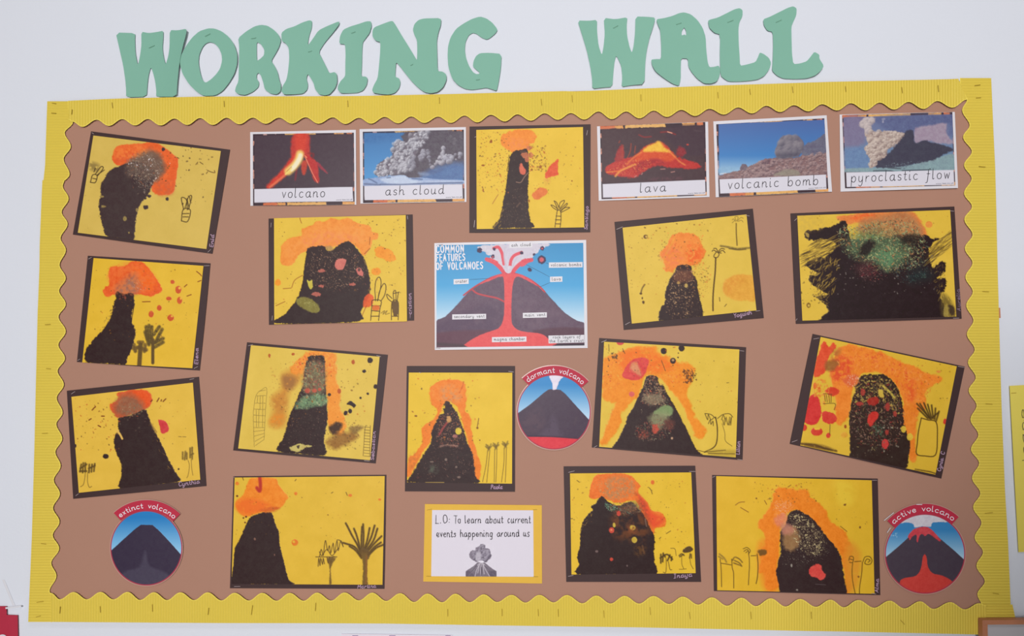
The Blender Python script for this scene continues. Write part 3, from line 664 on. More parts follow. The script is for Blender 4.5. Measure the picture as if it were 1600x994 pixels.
# --- top left -------------------------------------------------------
def f(A):
    A.blob([(362,240),(390,190),(450,172),(540,165),(650,152),(730,180),(800,235),(845,290),(835,380),(822,480),(800,530),(710,548),(655,520),(640,470),(600,330),(420,330),(362,290)], ORD, 8, 7, 30, .92, 'painted_ash_cloud')
    A.wash([(380,260),(600,230),(640,330),(430,320)], (214,92,60), .6); A.wash([(690,450),(800,440),(800,530),(700,540)], (204,100,62), .8)
    A.blob([(545,245),(630,205),(700,235),(745,320),(725,400),(660,450),(560,440),(470,400),(480,310)], (118,98,84), 40, 14, 30, .85)
    A.blob([(420,325),(490,300),(560,300),(640,340),(680,390),(655,460),(620,540),(570,600),(540,680),(525,780),(510,880),(400,862),(320,850),(290,790),(270,700),(258,610),(275,540),(268,480),(300,420),(340,360)], (74, 60, 60), 6, 8, 18, 1, 'painted_volcano')  # black greyed: the pale haze of this corner is in the paint colour
    A.blob([(470,310),(560,260),(660,240),(740,340),(690,420),(600,440),(560,400),(480,400)], (112,92,82), 50, 16, 24, .75)
    A.speck([(450,280),(600,220),(700,300),(720,400),(600,540),(500,420)], GLT, 9, .6, .8)
    A.scratch(150, [(450,300),(560,220),(700,210),(750,320),(700,430),(640,520),(560,560),(470,420)], (8,26), (2,5), [(92,72,64),(150,126,108),(176,150,132),(120,92,78),(196,110,70)], .7); A.scratch(40, [(270,560),(300,420),(280,700),(300,820)], (8,20), (2,4), [K], .9); A.wash([(380,200),(560,170),(620,230),(480,270),(380,270)], (244,140,70), .6, 30, 16, .3)
    A.spots([(280,555,16,8),(285,628,26,9),(450,718,14,18),(540,655,10,14),(480,822,6,6)], (150,128,80))
    A.spots([(605,635,20,16),(735,205,14,14),(762,573,12,14),(630,550,14,12),(600,570,10,8),(265,630,12,14)], (74, 60, 60), 1, 'paint_spot', 5)  # same black with the haze mixed in
    A.dots(40, (720,190,1100,620), (1.5,6), [(120,92,52),(92,70,48)], .9); A.dots(12, (150,400,300,850), (1.5,4), [(140,110,60)], .6)
    A.lines([[(975,318),(990,300)],[(1005,300),(1028,315)],[(835,265),(850,272)],[(1060,360),(1085,372),(1115,378),(1112,362)],[(1052,385),(1062,372)]], 5, (110,76,46), .9)
    A.wash([(195,300),(260,320),(250,370),(190,350)], (110,92,60), .6, 30, 20, .2)
    A.lines([[(195,450),(212,395),(245,400),(232,450),(195,450)],[(212,420),(240,425)],[(232,390),(272,335),(290,345),(250,400)],[(245,395),(298,358)],[(222,372),(232,345)]], 6, (84,66,48), .9, 4, 'drawn_palm_tree')
    A.lines([[(868,735),(882,650),(935,655),(915,738),(868,735)],[(880,705),(920,705)],[(876,682),(925,680)],[(885,650),(868,565),(905,578),(912,652)],[(895,640),(920,560),(945,555),(920,650)],[(910,570),(925,640)],[(930,560),(935,600)]], 6, (92,72,46), .95, 4, 'drawn_palm_tree')
    A.dots(8, (470,270,800,360), (3,5), [(250,240,240)], .9)
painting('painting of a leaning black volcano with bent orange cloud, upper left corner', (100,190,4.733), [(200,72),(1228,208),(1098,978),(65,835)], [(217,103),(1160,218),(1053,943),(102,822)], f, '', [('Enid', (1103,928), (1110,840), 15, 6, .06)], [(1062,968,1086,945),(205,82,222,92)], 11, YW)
# --- left, second ---------------------------------------------------
def f(A):
    A.blob([(300,150),(330,128),(420,130),(470,95),(520,90),(570,105),(610,150),(650,200),(690,260),(715,320),(660,350),(600,365),(520,350),(420,360),(350,345),(290,365),(250,330),(270,290),(298,275)], ORD, 7, 9, 30, .96, 'painted_ash_cloud')
    A.wash([(500,100),(620,160),(680,280),(560,330),(480,200)], (245,110,40), .7)
    A.blob([(350,310),(420,240),(500,190),(530,280),(500,340),(400,360)], (150,112,98), 60, 12, 20, .8)
    A.blob([(360,325),(420,345),(490,340),(495,430),(478,500),(480,570),(508,630),(490,730),(470,790),(440,850),(425,892),(270,885),(130,878),(112,835),(125,770),(200,680),(260,610),(310,530),(330,440),(352,380)], K, 6, 8, 16, 1, 'painted_volcano')
    A.line([(498,420),(480,520),(472,570)], 5, K, .8); A.line([(240,640),(310,530)], 6, YEL, .6)
    A.speck([(440,230),(530,220),(600,310),(480,330)], GLT, 8, .62, .9); A.dots(14, (380,350,480,400), (3,8), [(170,80,60),(120,80,70)], .6)
    A.scratch(70, [(420,240),(540,200),(620,310),(420,340)], (6,18), (2,4), [(176,130,108),(214,110,70),(150,118,106)], .6); A.scratch(26, [(220,640),(330,440),(345,470),(240,650)], (8,20), (2,4), [K, (170,130,70)], .9, -60); A.wash([(300,150),(500,100),(660,220),(560,340),(320,330)], (240,128,66), .5, 30, 20, .35)
    A.lines([[(588,600),(600,700)],[(610,590),(615,720)],[(632,600),(630,720)],[(648,660),(690,600)],[(660,720),(712,620)],[(640,730),(720,690)],[(650,760),(720,720)],[(580,640),(610,740)]], 26, (110,90,56), .9, 10, 'painted_palm_tree', .35)
    A.line([(640,700),(640,880)], 24, (116,92,58), .9, 8, A.pid.max(), False, .2)
    A.lines([[(495,740),(505,790)],[(530,720),(560,720)],[(580,740),(575,790)],[(525,760),(590,780)],[(490,770),(530,760)]], 28, (126,98,60), .85, 10, 'painted_palm_tree', .35)
    A.line([(545,740),(535,900)], 34, (120,94,58), .85, 8, A.pid.max(), False, .2)
    A.spots([(793,252,17,16),(838,312,24,30),(765,381,22,15),(848,395,20,28),(690,453,18,22),(627,502,20,26),(778,530,25,25)], (206,88,54), .95)
    A.spots([(848,300,9,10),(858,378,8,12),(788,518,10,8)], (236,180,70)); A.lines([[(980,170),(1005,190),(1018,205)],[(990,250),(1015,240)],[(885,290),(905,272)],[(560,406),(620,404)],[(905,362),(938,350)]], 7, (160,86,46), .9)
    A.dots(50, (140,110,1020,750), (1.5,5), SPL, .8)
painting('painting of a black volcano with two brushed palms and red drops, left column', (110,390,4.97), [(135,48),(1088,107),(1005,940),(50,873)], [(180,66),(1033,127),(947,922),(92,877)], f, '', [('Elena', (990,890), (993,768), 15, 6, .06)], [(138,75,165,60),(1035,127,1082,125),(55,862,76,850),(958,925,990,908)], 12)
# --- left, third ----------------------------------------------------
def f(A):
    A.blob([(445,160),(520,145),(600,135),(670,150),(695,200),(680,250),(640,290),(560,320),(450,345),(400,290),(390,245),(440,210)], (218,88,52), 8, 10, 24, .95, 'painted_ash_cloud')
    A.blob([(560,150),(660,145),(690,210),(650,260),(590,200)], (232,92,46), 20, 8, 20, .9)
    A.blob([(440,220),(500,170),(590,200),(640,280),(560,330),(460,330),(420,290)], (148,100,76), 50, 12, 20, .9)
    A.blob([(455,345),(540,330),(640,285),(670,330),(710,430),(760,520),(800,610),(850,710),(885,770),(905,815),(700,845),(462,870),(470,780),(472,690),(440,620),(420,560),(420,490),(440,450),(475,500),(450,430),(448,380)], K, 6, 6, 16, 1, 'painted_volcano')
    A.line([(440,440),(460,465),(478,500)], 14, (226,182,96), .95); A.line([(690,390),(730,450)], 12, (170,130,70), .6, 8)
    A.speck([(450,290),(560,220),(650,300),(540,350)], [(190,160,130),(140,110,80),(110,130,110)], 8, .6, .8); A.dots(14, (460,340,700,480), (2,6), [(110,92,80)], .6)
    A.scratch(80, [(420,240),(560,190),(670,280),(560,350),(430,340)], (6,20), (2,4.5), [(176,120,90),(120,92,78),(214,104,66),(126,130,108)], .65); A.scratch(30, [(660,330),(700,400),(840,720),(800,700),(680,420)], (10,30), (2,5), [K, (150,112,60)], .8, 62, .2)
    A.blob([(745,360),(800,375),(822,420),(812,450),(768,462),(755,410)], (208,66,70), 5, 4, 14, .97, 'paint_spot')
    A.spots([(356,630,22,18)], K); A.spots([(128,553,12,14),(895,724,7,7)], K)
    A.lines([[(255,288),(280,262)],[(232,362),(248,352)],[(325,333),(345,333)],[(300,402),(318,412)],[(735,225),(750,200)],[(765,222),(768,212)],[(780,225),(800,205)],[(700,215),(690,225)]], 8, (140,70,40), .9)
    A.dots(60, (120,200,460,600), (1.5,5), SPL + [(190,80,50)], .85); A.dots(18, (660,160,950,560), (1.5,4), SPL, .7)
    p = A.lines([[(165,745),(175,690)],[(185,750),(190,680)],[(205,745),(205,680)],[(168,720),(215,690)],[(165,740),(215,740)]], 12, (112,88,52), .9, 8, 'drawn_palm_tree', .3)
    A.lines([[(205,750),(200,800),(190,840),(170,855)]], 4, (130,102,56), .9, 4, p)
    p = A.lines([[(232,750),(235,690)],[(250,745),(255,690)],[(268,740),(275,685)],[(230,720),(275,700)]], 12, (112,88,52), .9, 8, 'drawn_palm_tree', .3)
    A.lines([[(222,750),(222,820),(235,860),(252,852)]], 4, (130,102,56), .9, 4, p)
    p = A.lines([[(925,650),(925,600)],[(940,655),(945,595)],[(955,650),(955,605)]], 12, (140,112,58), .9, 8, 'drawn_palm_tree', .3); A.line([(965,660),(975,700),(965,770),(955,790)], 4, (150,118,60), .9, 4, p)
    p = A.lines([[(980,640),(980,570)],[(995,650),(995,565)],[(985,620),(1003,610)]], 12, (140,112,58), .9, 8, 'drawn_palm_tree', .3); A.line([(988,655),(992,720),(1000,770)], 4, (150,118,60), .9, 4, p)
    A.lines([[(895,484),(915,486)],[(925,486),(948,486)]], 5, (160,124,60), .8)
painting('painting of a black volcano with a red square blot at right, left column', (90,580,4.732), [(68,145),(1045,42),(1100,850),(115,945)], [(102,190),(1000,85),(1055,803),(157,900)], f, '', [('Cynthia', (897,852), (1050,828), 17, 5.5, .06)], [(100,170,130,150),(975,63,1010,55),(133,922,156,906)], 13, (228,186,76))
# --- top, second column ---------------------------------------------
def f(A):
    A.blob([(150,360),(160,300),(230,240),(320,230),(325,170),(410,140),(440,105),(510,110),(560,85),(640,95),(700,80),(745,110),(800,130),(870,140),(900,195),(945,205),(940,255),(895,260),(885,320),(830,390),(780,330),(700,300),(560,320),(420,320),(360,350),(290,390),(240,470),(170,470),(145,420)], (240,146,66), 7, 8, 34, .96, 'painted_ash_cloud')
    A.wash([(330,250),(500,180),(800,250),(600,310),(380,310)], (236,138,88), .7)
    A.spots([(1000,375,75,42),(1045,410,48,30),(965,345,50,30),(930,520,40,30),(128,610,24,28)], (240,150,52), .95, 'paint_spot', 6)
    A.blob([(372,325),(430,315),(495,310),(530,345),(570,345),(605,318),(660,282),(715,275),(760,320),(800,370),(840,430),(860,500),(880,600),(880,690),(850,770),(800,850),(775,930),(120,945),(180,870),(260,780),(310,680),(330,590),(340,490),(355,400)], K, 5, 7, 18, 1, 'painted_volcano')
    A.blob([(510,315),(560,310),(580,340),(545,350)], (180,140,90), 10, 4, 12, .8)
    A.speck([(380,380),(700,320),(850,560),(600,680),(400,620)], [(120,92,72),(160,120,96),(110,80,66),(196,160,130)], 10, .66, .9)
    A.scratch(120, [(380,370),(520,380),(700,320),(850,480),(800,680),(420,660),(360,520)], (8,24), (2,4.5), [(112,84,70),(160,122,98),(96,70,60),(200,168,138),(176,96,80)], .75); A.scratch(40, [(800,360),(860,470),(890,640),(860,780),(840,780),(870,600),(840,470)], (14,40), (2,4), [(190,150,64),(90,64,44)], .8, 75, .3); A.wash([(200,300),(420,160),(800,160),(860,300),(640,260),(360,330),(240,420)], (244,160,84), .5, 30, 22, .35)
    A.blob([(600,430),(640,412),(685,425),(670,480),(640,508),(595,488)], (214,120,108), 5, 4, 14, .95, 'paint_spot')
    A.blob([(765,500),(795,488),(820,520),(822,555),(785,545)], (214,120,110), 5, 4, 12, .95, 'paint_spot'); A.blob([(790,490),(803,505),(790,520),(778,508)], K2, 4, 2, 8, .8)
    A.spots([(485,515,30,14),(440,705,40,18),(735,625,28,12),(480,640,24,10)], (190,104,90), .9, 'paint_spot', 6)
    A.blob([(365,590),(385,600),(405,590),(412,640),(395,665),(378,640)], (206,188,76), 5, 4, 14, .95, 'paint_spot')
    A.blob([(280,745),(330,730),(400,745),(460,800),(465,850),(400,855),(330,820),(285,785)], (138,128,64), 10, 6, 14, .95, 'paint_spot')
    A.speck([(300,750),(400,745),(450,830),(340,800)], [(190,180,110),(104,98,50)], 10, .55, .7)
    A.blob([(830,740),(870,700),(910,730),(890,800),(825,810)], (228,92,50), 8, 6, 16, .9, 'paint_spot')
    A.lines([[(240,650),(265,590),(330,550)],[(110,800),(185,765)],[(170,660),(235,655)],[(875,300),(880,240)],[(835,375),(880,330)],[(305,85),(320,125)],[(815,880),(850,800)]], 5, (176,92,44), .85)
    A.dots(150, (100,80,1170,930), (1.5,5), SPL, .8, [(100,80),(440,90),(150,300),(120,480),(320,520),(110,900),(110,500)]); A.dots(90, (740,80,1170,700), (1.5,5), SPL, .8)
    A.lines([[(885,920),(895,800),(900,755),(970,760),(960,830),(950,920)],[(895,800),(965,800)],[(893,840),(960,845)],[(888,885),(955,885)],[(925,760),(920,660),(930,590),(955,565),(970,600),(965,660),(940,760)],[(945,755),(955,690),(990,620),(1010,640),(1000,710),(970,760)]], 6, (92,68,42), .95, 4, 'drawn_palm_tree')
    A.blob([(905,800),(955,800),(952,835),(903,835)], (220,100,50), 5, 2, 10, .8)
    p = A.lines([[(1055,915),(1060,770),(1110,770),(1110,915)],[(1062,885),(1108,885)],[(1060,770),(1025,740),(1018,705),(1060,740)],[(1075,768),(1070,690),(1090,680),(1092,768)],[(1100,768),(1112,690)],[(1070,700),(1118,688)]], 6, (92,68,42), .95, 4, 'drawn_palm_tree')
    A.blob([(1060,770),(1108,770),(1110,860),(1080,890),(1062,840)], (96,72,50), 6, 5, 12, .9, p)
    A.lines([[(970,860),(1000,840),(985,870),(1020,840),(1005,870),(1040,860)]], 5, (140,110,50), .8)
painting('painting of a broad black volcano with pink and green blots under wide orange cloud', (410,325,5.232), [(50,87),(1228,53),(1240,920),(53,955)], [(95,84),(1172,58),(1182,928),(97,951)], f, '', [('cristian', (1218,868), (1216,700), 16, 6, .08), ('-', (1214,905), (1214,875), 12, 4, .0)], [(72,120,69,160),(82,880,78,920),(1185,62,1188,95)], 14, (228,190,74))
# --- centre left: sebastian -----------------------------------------
def f(A):
    A.wash([(420,290),(540,250),(560,330),(470,420),(450,560),(430,680),(330,680),(350,560),(340,470),(410,400)], (206,140,60), .95, 60, 40, .05)
    A.wash([(420,300),(520,320),(500,400),(430,390)], (160,110,64), .9, 40, 30, .1); A.wash([(350,600),(440,610),(380,690),(320,660)], (224,140,52), .9, 40)
    A.wash([(350,460),(450,470),(430,580),(360,540)], (196,130,58), .8, 40)
    A.blob([(470,240),(520,200),(580,150),(610,120),(700,112),(780,120),(820,140),(825,240),(825,330),(860,420),(850,520),(880,600),(900,690),(860,760),(770,700),(760,560),(740,400),(600,300),(500,290)], (240,146,58), 14, 12, 26, .92, 'painted_lava')
    A.speck([(480,220),(600,130),(800,130),(840,300),(600,280)], [(226,96,48),(250,180,90),(216,84,46)], 14, .55, .8)
    A.blob([(760,790),(850,740),(950,730),(990,770),(910,820),(830,860),(770,830)], (150,104,54), 40, 16, 26, .9); A.blob([(930,700),(990,680),(1030,700),(960,740)], (130,100,60), 24, 12, 20, .8)
    A.blob([(770,690),(830,655),(875,670),(850,720),(800,745)], (70,52,46), 22, 10, 20, .95)
    A.blob([(615,160),(680,150),(735,155),(742,240),(740,330),(752,430),(755,520),(762,620),(745,720),(735,800),(740,905),(560,895),(385,878),(395,820),(425,770),(445,700),(460,640),(500,540),(540,450),(575,370),(585,270)], K, 6, 8, 18, 1, 'painted_volcano')
    A.blob([(590,260),(630,200),(700,190),(740,250),(740,420),(640,440),(570,390)], (140,124,90), 40, 14, 20, .75)
    A.speck([(600,180),(735,170),(745,400),(640,430),(560,400)], [(190,170,120),(120,140,104),(200,120,80),(84,60,52),(176,96,84)], 12, .5, .9)
    A.blob([(560,470),(640,450),(745,450),(752,520),(680,530),(520,555)], (124,150,108), 24, 12, 20, .9)
    A.speck([(540,460),(750,430),(755,530),(520,560)], [(150,180,134),(90,120,96),(70,70,60)], 10, .5, .8)
    A.scratch(170, [(600,170),(735,160),(750,420),(740,530),(530,550),(570,390)], (8,30), (2,5), [(190,176,128),(150,168,130),(96,120,100),(66,48,46),(206,190,150),(120,100,80)], .75, 70, 1.0); A.scratch(60, [(470,620),(755,560),(740,880),(420,850)], (6,18), (1.5,3.5), [(110,82,74),(150,118,104),(90,66,62)], .7); A.dots(90, (320,240,560,700), (2,6), [(196,130,60),(160,110,62)], .5); A.dots(70, (760,640,1010,860), (2,7), [(130,92,52),(100,74,48)], .6)
    A.spots([(608,415,20,20),(662,415,18,16),(700,405,14,12)], (196,92,72), .9); A.speck([(480,600),(750,560),(740,880),(430,850)], [(110,84,76),(150,120,104)], 9, .76, .8)
    A.blob([(470,850),(500,830),(545,815),(590,825),(640,835),(590,850),(540,880),(505,875)], (206,188,110), 6, 8, 14, .95, 'paint_spot'); A.blob([(525,835),(550,830),(540,855)], K, 5, 3, 10, .9)
    A.spots([(1083,185,20,22),(1038,268,15,13),(1125,384,18,18),(1065,438,9,9),(1010,470,8,8),(932,570,14,18),(898,585,15,18),(775,445,12,12)], K, 1, 'paint_spot', 3)
    A.blob([(905,515),(930,492),(955,505),(975,525),(960,545),(945,530),(920,522)], K, 4, 4, 12, 1, 'paint_spot')
    A.spots([(955,198,13,18),(320,150,9,16),(500,138,12,10),(848,418,14,20)], (180,84,44), .9); A.dots(80, (400,110,1090,640), (1.5,6), SPL, .8)
    A.lines([[(205,840),(200,690),(200,560),(220,450),(260,410),(300,400),(290,560),(280,780)],[(240,420),(290,410)],[(225,455),(290,452)],[(212,510),(288,510)],[(205,555),(285,558)],[(200,600),(285,605)],[(200,650),(283,655)],[(200,695),(280,695)],[(200,725),(282,715)],[(205,760),(280,740)],[(210,800),(280,760)],[(215,830),(280,785)],[(230,455),(228,510)],[(250,452),(248,560)],[(270,452),(268,690)],[(240,560),(238,690)],[(220,560),(222,690)]], 3, (150,122,64), .8, 3, 'drawn_ladder')
    A.lines([[(1030,910),(1045,700),(1060,680)],[(1080,910),(1085,680)]] + [[(1038,690+22*i),(1082,694+22*i)] for i in range(11)], 4, (134,106,58), .85, 3, 'drawn_ladder')
painting('painting of a narrow black volcano banded with green, brown smudges and black drips', (355,525,4.85), [(150,48),(1218,143),(1125,967),(45,868)], [(180,70),(1155,158),(1083,942),(83,853)], f, '', [('Sebastian', (1110,942), (1124,725), 14, 5.5, .08)], [(157,76,195,65),(1130,148,1166,158),(1037,945,1080,949)], 15, (224,190,86))
# --- bottom, second column ------------------------------------------
def f(A):
    A.blob([(190,100),(220,62),(400,60),(430,110),(470,160),(510,215),(490,250),(450,300),(380,315),(320,330),(240,350),(180,370),(130,350),(95,300),(95,250),(140,210),(165,160)], (240,136,48), 7, 6, 30, .96, 'painted_ash_cloud')
    A.wash([(110,240),(260,230),(380,300),(180,350),(100,310)], (236,112,46), .9, 40, 30, .1); A.line([(285,62),(290,110),(285,165),(262,140)], 26, (216,70,58), .9, 12, 'paint_spot')
    A.blob([(200,385),(240,360),(300,338),(370,335),(390,360),(410,430),(435,490),(440,560),(450,620),(470,690),(485,760),(505,840),(520,880),(550,912),(300,908),(60,908),(62,850),(75,760),(80,680),(90,610),(130,540),(160,470)], K, 5, 5, 14, 1, 'painted_volcano')
    A.blob([(280,320),(370,290),(450,300),(370,335)], (206,96,46), 14, 10, 16, .8); A.spots([(245,548,8,10),(402,674,5,9)], (130,96,84))
    A.spots([(105,105,15,14),(572,186,13,14),(1240,232,12,10),(1005,200,16,12),(565,575,26,26)], (228,116,50), .85); A.spots([(556,570,10,10)], YEL); A.spots([(105,205,8,8),(155,380,7,7),(168,415,7,7),(828,356,5,5),(176,370,8,8),(620,217,4,4)], (110,60,40))
    A.lines([[(147,55),(155,78)],[(565,85),(575,72)],[(855,182),(868,174)],[(972,175),(982,200)]], 5, (110,80,44), .9); A.dots(40, (90,60,1260,600), (1.5,4), SPL, .6)
    B = (108, 82, 48)
    p = A.lines([[(1090,660),(1060,590),(1020,520),(985,450),(970,422)],[(1095,640),(1095,540),(1100,450)],[(1108,640),(1112,520),(1108,430)],[(1110,650),(1140,560),(1160,460)],[(1120,640),(1170,540),(1200,440)],[(1125,650),(1190,560),(1222,465)],[(1090,650),(1060,530),(1035,465)],[(1140,650),(1200,580),(1255,525)],[(1150,680),(1210,620),(1272,592)],[(1145,670),(1200,610),(1250,575)],[(1090,680),(1040,610),(950,578)],[(1095,700),(1050,640),(1000,605)]], 15, B, .9, 8, 'painted_palm_tree', .25)
    A.blob([(1080,650),(1110,620),(1160,650),(1158,690),(1140,740),(1145,900),(1160,912),(1105,912),(1108,800),(1105,720)], B, 8, 6, 16, .9, p); A.line([(1135,680),(1130,905)], 10, (170,110,60), .7, 10)
    p = A.lines([[(750,765),(755,700),(765,760),(770,700),(785,750),(790,700),(800,745)],[(820,690),(830,740),(840,690),(850,740),(865,690),(885,690)],[(760,690),(775,630),(790,680),(800,600),(810,560),(825,640),(840,600),(850,660),(870,580),(880,660),(900,560),(910,640),(930,560),(950,610),(925,560),(900,555)],[(760,650),(780,680),(820,630),(860,680),(910,620)],[(730,690),(900,690)]], 6, B, .85, 4, 'drawn_palm_tree')
    A.blob([(820,700),(890,700),(860,750),(850,800),(858,900),(838,905),(842,820),(838,760)], B, 8, 4, 12, .85, p)
painting('painting of a smooth black volcano at left and a big brushed palm at right', (350,735,5.098), [(75,48),(1293,36),(1278,945),(47,940)], [(85,58),(1280,46),(1262,912),(60,906)], f, '', [('Martina', (1065,940), (1210,934), 15, 6, .06)], [(80,926,130,925),(78,60,84,52)], 16, (226,184,66))
# --- top centre: santiago -------------------------------------------
def f(A):
    A.blob([(310,160),(340,110),(420,80),(510,65),(590,80),(625,125),(610,175),(560,200),(580,250),(520,260),(410,260),(340,215)], (240,140,60), 9, 12, 26, .94, 'painted_ash_cloud')
    A.wash([(380,150),(520,160),(560,220),(400,230)], (236,140,80), .8)
    A.blob([(430,255),(490,245),(545,235),(555,310),(560,420),(552,560),(555,680),(560,780),(575,860),(605,915),(420,918),(250,925),(270,880),(310,830),(330,740),(350,640),(365,540),(378,430),(395,310)], K, 6, 8, 18, 1, 'painted_volcano')
    A.line([(390,290),(380,380),(372,420)], 6, (90,68,50), .8); A.spots([(525,290,32,26),(545,325,20,24),(575,290,22,26),(565,225,26,18)], (204,118,84), .85, 'paint_spot', 8); A.spots([(510,260,30,10)], (90,66,58))
    A.scratch(60, [(400,320),(545,300),(555,680),(590,890),(290,900),(360,600)], (8,26), (2,4), [(104,78,66),(136,104,84),(88,66,58)], .7, 100, .7); A.scratch(26, [(270,900),(330,760),(360,790),(310,910)], (14,40), (2,5), [(196,156,70),K], .8, -60, .3)
    A.blob([(482,370),(500,362),(515,395),(535,420),(525,455),(495,455),(478,425)], (222,112,88), 6, 5, 12, .95, 'paint_spot')
    A.lines([[(450,522),(490,525),(520,480),(555,440)]], 6, (180,140,116), .7); A.line([(455,735),(480,705)], 12, (120,92,80), .8, 6); A.speck([(420,580),(540,600),(540,880),(320,880)], [(110,84,70),(140,110,88)], 10, .7, .8); A.line([(260,910),(295,870)], 10, (180,140,70), .8, 6)
    A.blob([(700,460),(735,390),(790,340),(815,330),(808,420),(812,460),(740,480),(710,490)], (224,88,60), 6, 6, 18, .95, 'paint_spot'); A.blob([(585,640),(610,600),(660,570),(705,580),(722,615),(660,660),(620,675)], (226,120,66), 8, 7, 16, .95, 'paint_spot')
    A.wash([(700,490),(740,490),(730,540),(700,540)], (214,150,70), .7); A.line([(245,710),(295,630)], 5, (190,106,60), .8)
    A.dots(170, (120,90,390,620), (1.5,6), SPL, .8); A.dots(110, (560,200,720,430), (1.5,7), SPL, .8); A.dots(40, (600,100,1020,700), (1.5,5), SPL, .7); A.spots([(165,378,16,8),(232,175,12,10),(660,390,12,14),(165,590,6,16),(585,415,10,10),(235,170,10,14),(932,512,6,7),(562,685,6,12)], (160,96,44))
    A.lines([[(785,910),(800,800),(808,768),(832,770),(838,830),(830,912)],[(795,815),(838,818)],[(790,848),(836,850)],[(788,882),(832,884)],[(805,765),(770,745),(750,720),(775,728),(810,755)],[(810,760),(790,710),(778,685),(800,700),(818,740)],[(820,750),(830,700),(865,680),(860,705),(828,750)],[(828,760),(865,725),(890,705),(885,725),(838,765)],[(832,778),(870,745),(912,742),(890,758),(836,785)]], 6, (96,70, 40), .95, 4, 'drawn_palm_tree')
painting('painting of a thin tall black volcano, between the ash cloud and lava cards', (725,190,5.524), [(47,43),(1093,23),(1090,955),(46,960)], [(106,72),(1027,47),(1038,913),(110,928)], f, '', [('Santiago', (1064,932), (1072,732), 15, 6.5, .08)], [(90,136,106,130),(86,915,93,850),(1058,120,1066,75)], 17, (230,190,68))
# --- centre: paola --------------------------------------------------
def f(A):
    A.blob([(220,200),(280,150),(350,135),(470,150),(485,230),(490,300),(480,370),(520,410),(525,500),(545,600),(575,690),(600,780),(580,890),(550,870),(540,780),(500,600),(430,350),(340,300),(290,400),(240,520),(220,600),(150,700),(60,860),(62,720),(110,680),(165,600),(165,490),(240,430),(280,370),(230,300)], OR, 9, 10, 24, .94, 'painted_lava')
    A.wash([(300,200),(400,180),(450,280),(330,290)], (206,150,110), .7); A.line([(440,230),(460,190),(470,150)], 7, (222,88,44), .8, 8)
    A.wash([(65,700),(130,680),(130,740),(80,800)], (190,110,56), .6)
    A.blob([(345,292),(372,310),(400,350),(430,400),(450,460),(475,520),(490,580),(520,640),(540,700),(550,780),(555,850),(578,900),(300,902),(62,892),(80,850),(130,760),(180,680),(230,600),(235,520),(265,450),(295,395),(325,380),(318,350),(335,340),(325,315)], K, 6, 8, 14, 1, 'painted_volcano')
    A.speck([(310,380),(420,370),(480,540),(420,640),(260,600),(270,470)], [(130,92,80),(180,130,104),(110,76,66),(200,106,84)], 8, .6, .9); A.speck([(180,680),(500,640),(530,860),(120,860)], [(104,80,72),(140,110,96)], 8, .76, .8)
    A.spots([(432,514,24,26)], (226,196,70), .95);
    A.scratch(150, [(320,330),(390,340),(450,480),(530,660),(550,860),(120,860),(230,600),(280,430)], (5,18), (1.5,4), [(130,92,80),(170,122,100),(96,70,62),(200,150,120),(150,76,70)], .75); A.wash([(230,200),(480,160),(470,300),(250,290)], (246,150,70), .5, 30, 18, .35); A.blob([(345,415),(365,400),(378,440),(350,450)], (216,160,100), 8, 6, 10, .9); A.line([(290,540),(320,490),(345,455)], 14, (184,84,80), .8, 8); A.line([(300,625),(360,618),(425,625)], 12, (200,150,130), .7, 10, None, True, .5); A.spots([(407,552,18,12)], (190,120,110), .8)
    A.line([(190,895),(325,895)], 5, (214,178,90), .9, 4); A.spots([(235,742,14,6),(340,725,10,10),(415,780,8,8),(435,855,12,8)], (130,110,100)); A.wash([(220,780),(280,770),(270,820),(220,820)], (110,120,100), .6)
    A.dots(70, (70,95,600,650), (1.5,6), SPL + [(214,110,50)], .8); A.line([(572,480),(582,420)], 5, (140,90,44), .9); A.spots([(572,490,8,9),(590,582,5,5),(118,402,12,6)], (140,90,44))
    for px, t in ((655,640),(708,630),(778,620)):
        p = A.lines([[(px-22,t-12),(px,t+6),(px+22,t-14)],[(px-18,t-26),(px+2,t),(px+18,t-30)],[(px-6,t+20),(px+6,t-10)],[(px+8,t+18),(px-6,t-20)]], 9, (138,112,56), .8, 8, 'drawn_palm_tree', .35)
        A.lines([[(px-8,t+25),(px-20,t+130),(px-45,890 if px < 700 else 892)] if px < 700 else [(px-8,t+25),(px-10,t+130),(px-12 if px < 750 else px-28,892)],[(px+8,t+25),(px-2 if px < 700 else px+6,t+130),(px-14 if px < 700 else px,892)]], 4, (130,100,50), .9, 4, p)
painting('tall painting of a pointed orange-outlined black volcano, left of the dormant volcano disc', (625,565,4.73), [(50,33),(850,33),(850,963),(36,960)], [(65,82),(830,83),(828,903),(52,893)], f, '', [('Paola', (672,942), (757,940), 16, 6.5, .06)], [(800,72,842,78),(140,80,156,84)], 18, (232,192,64))
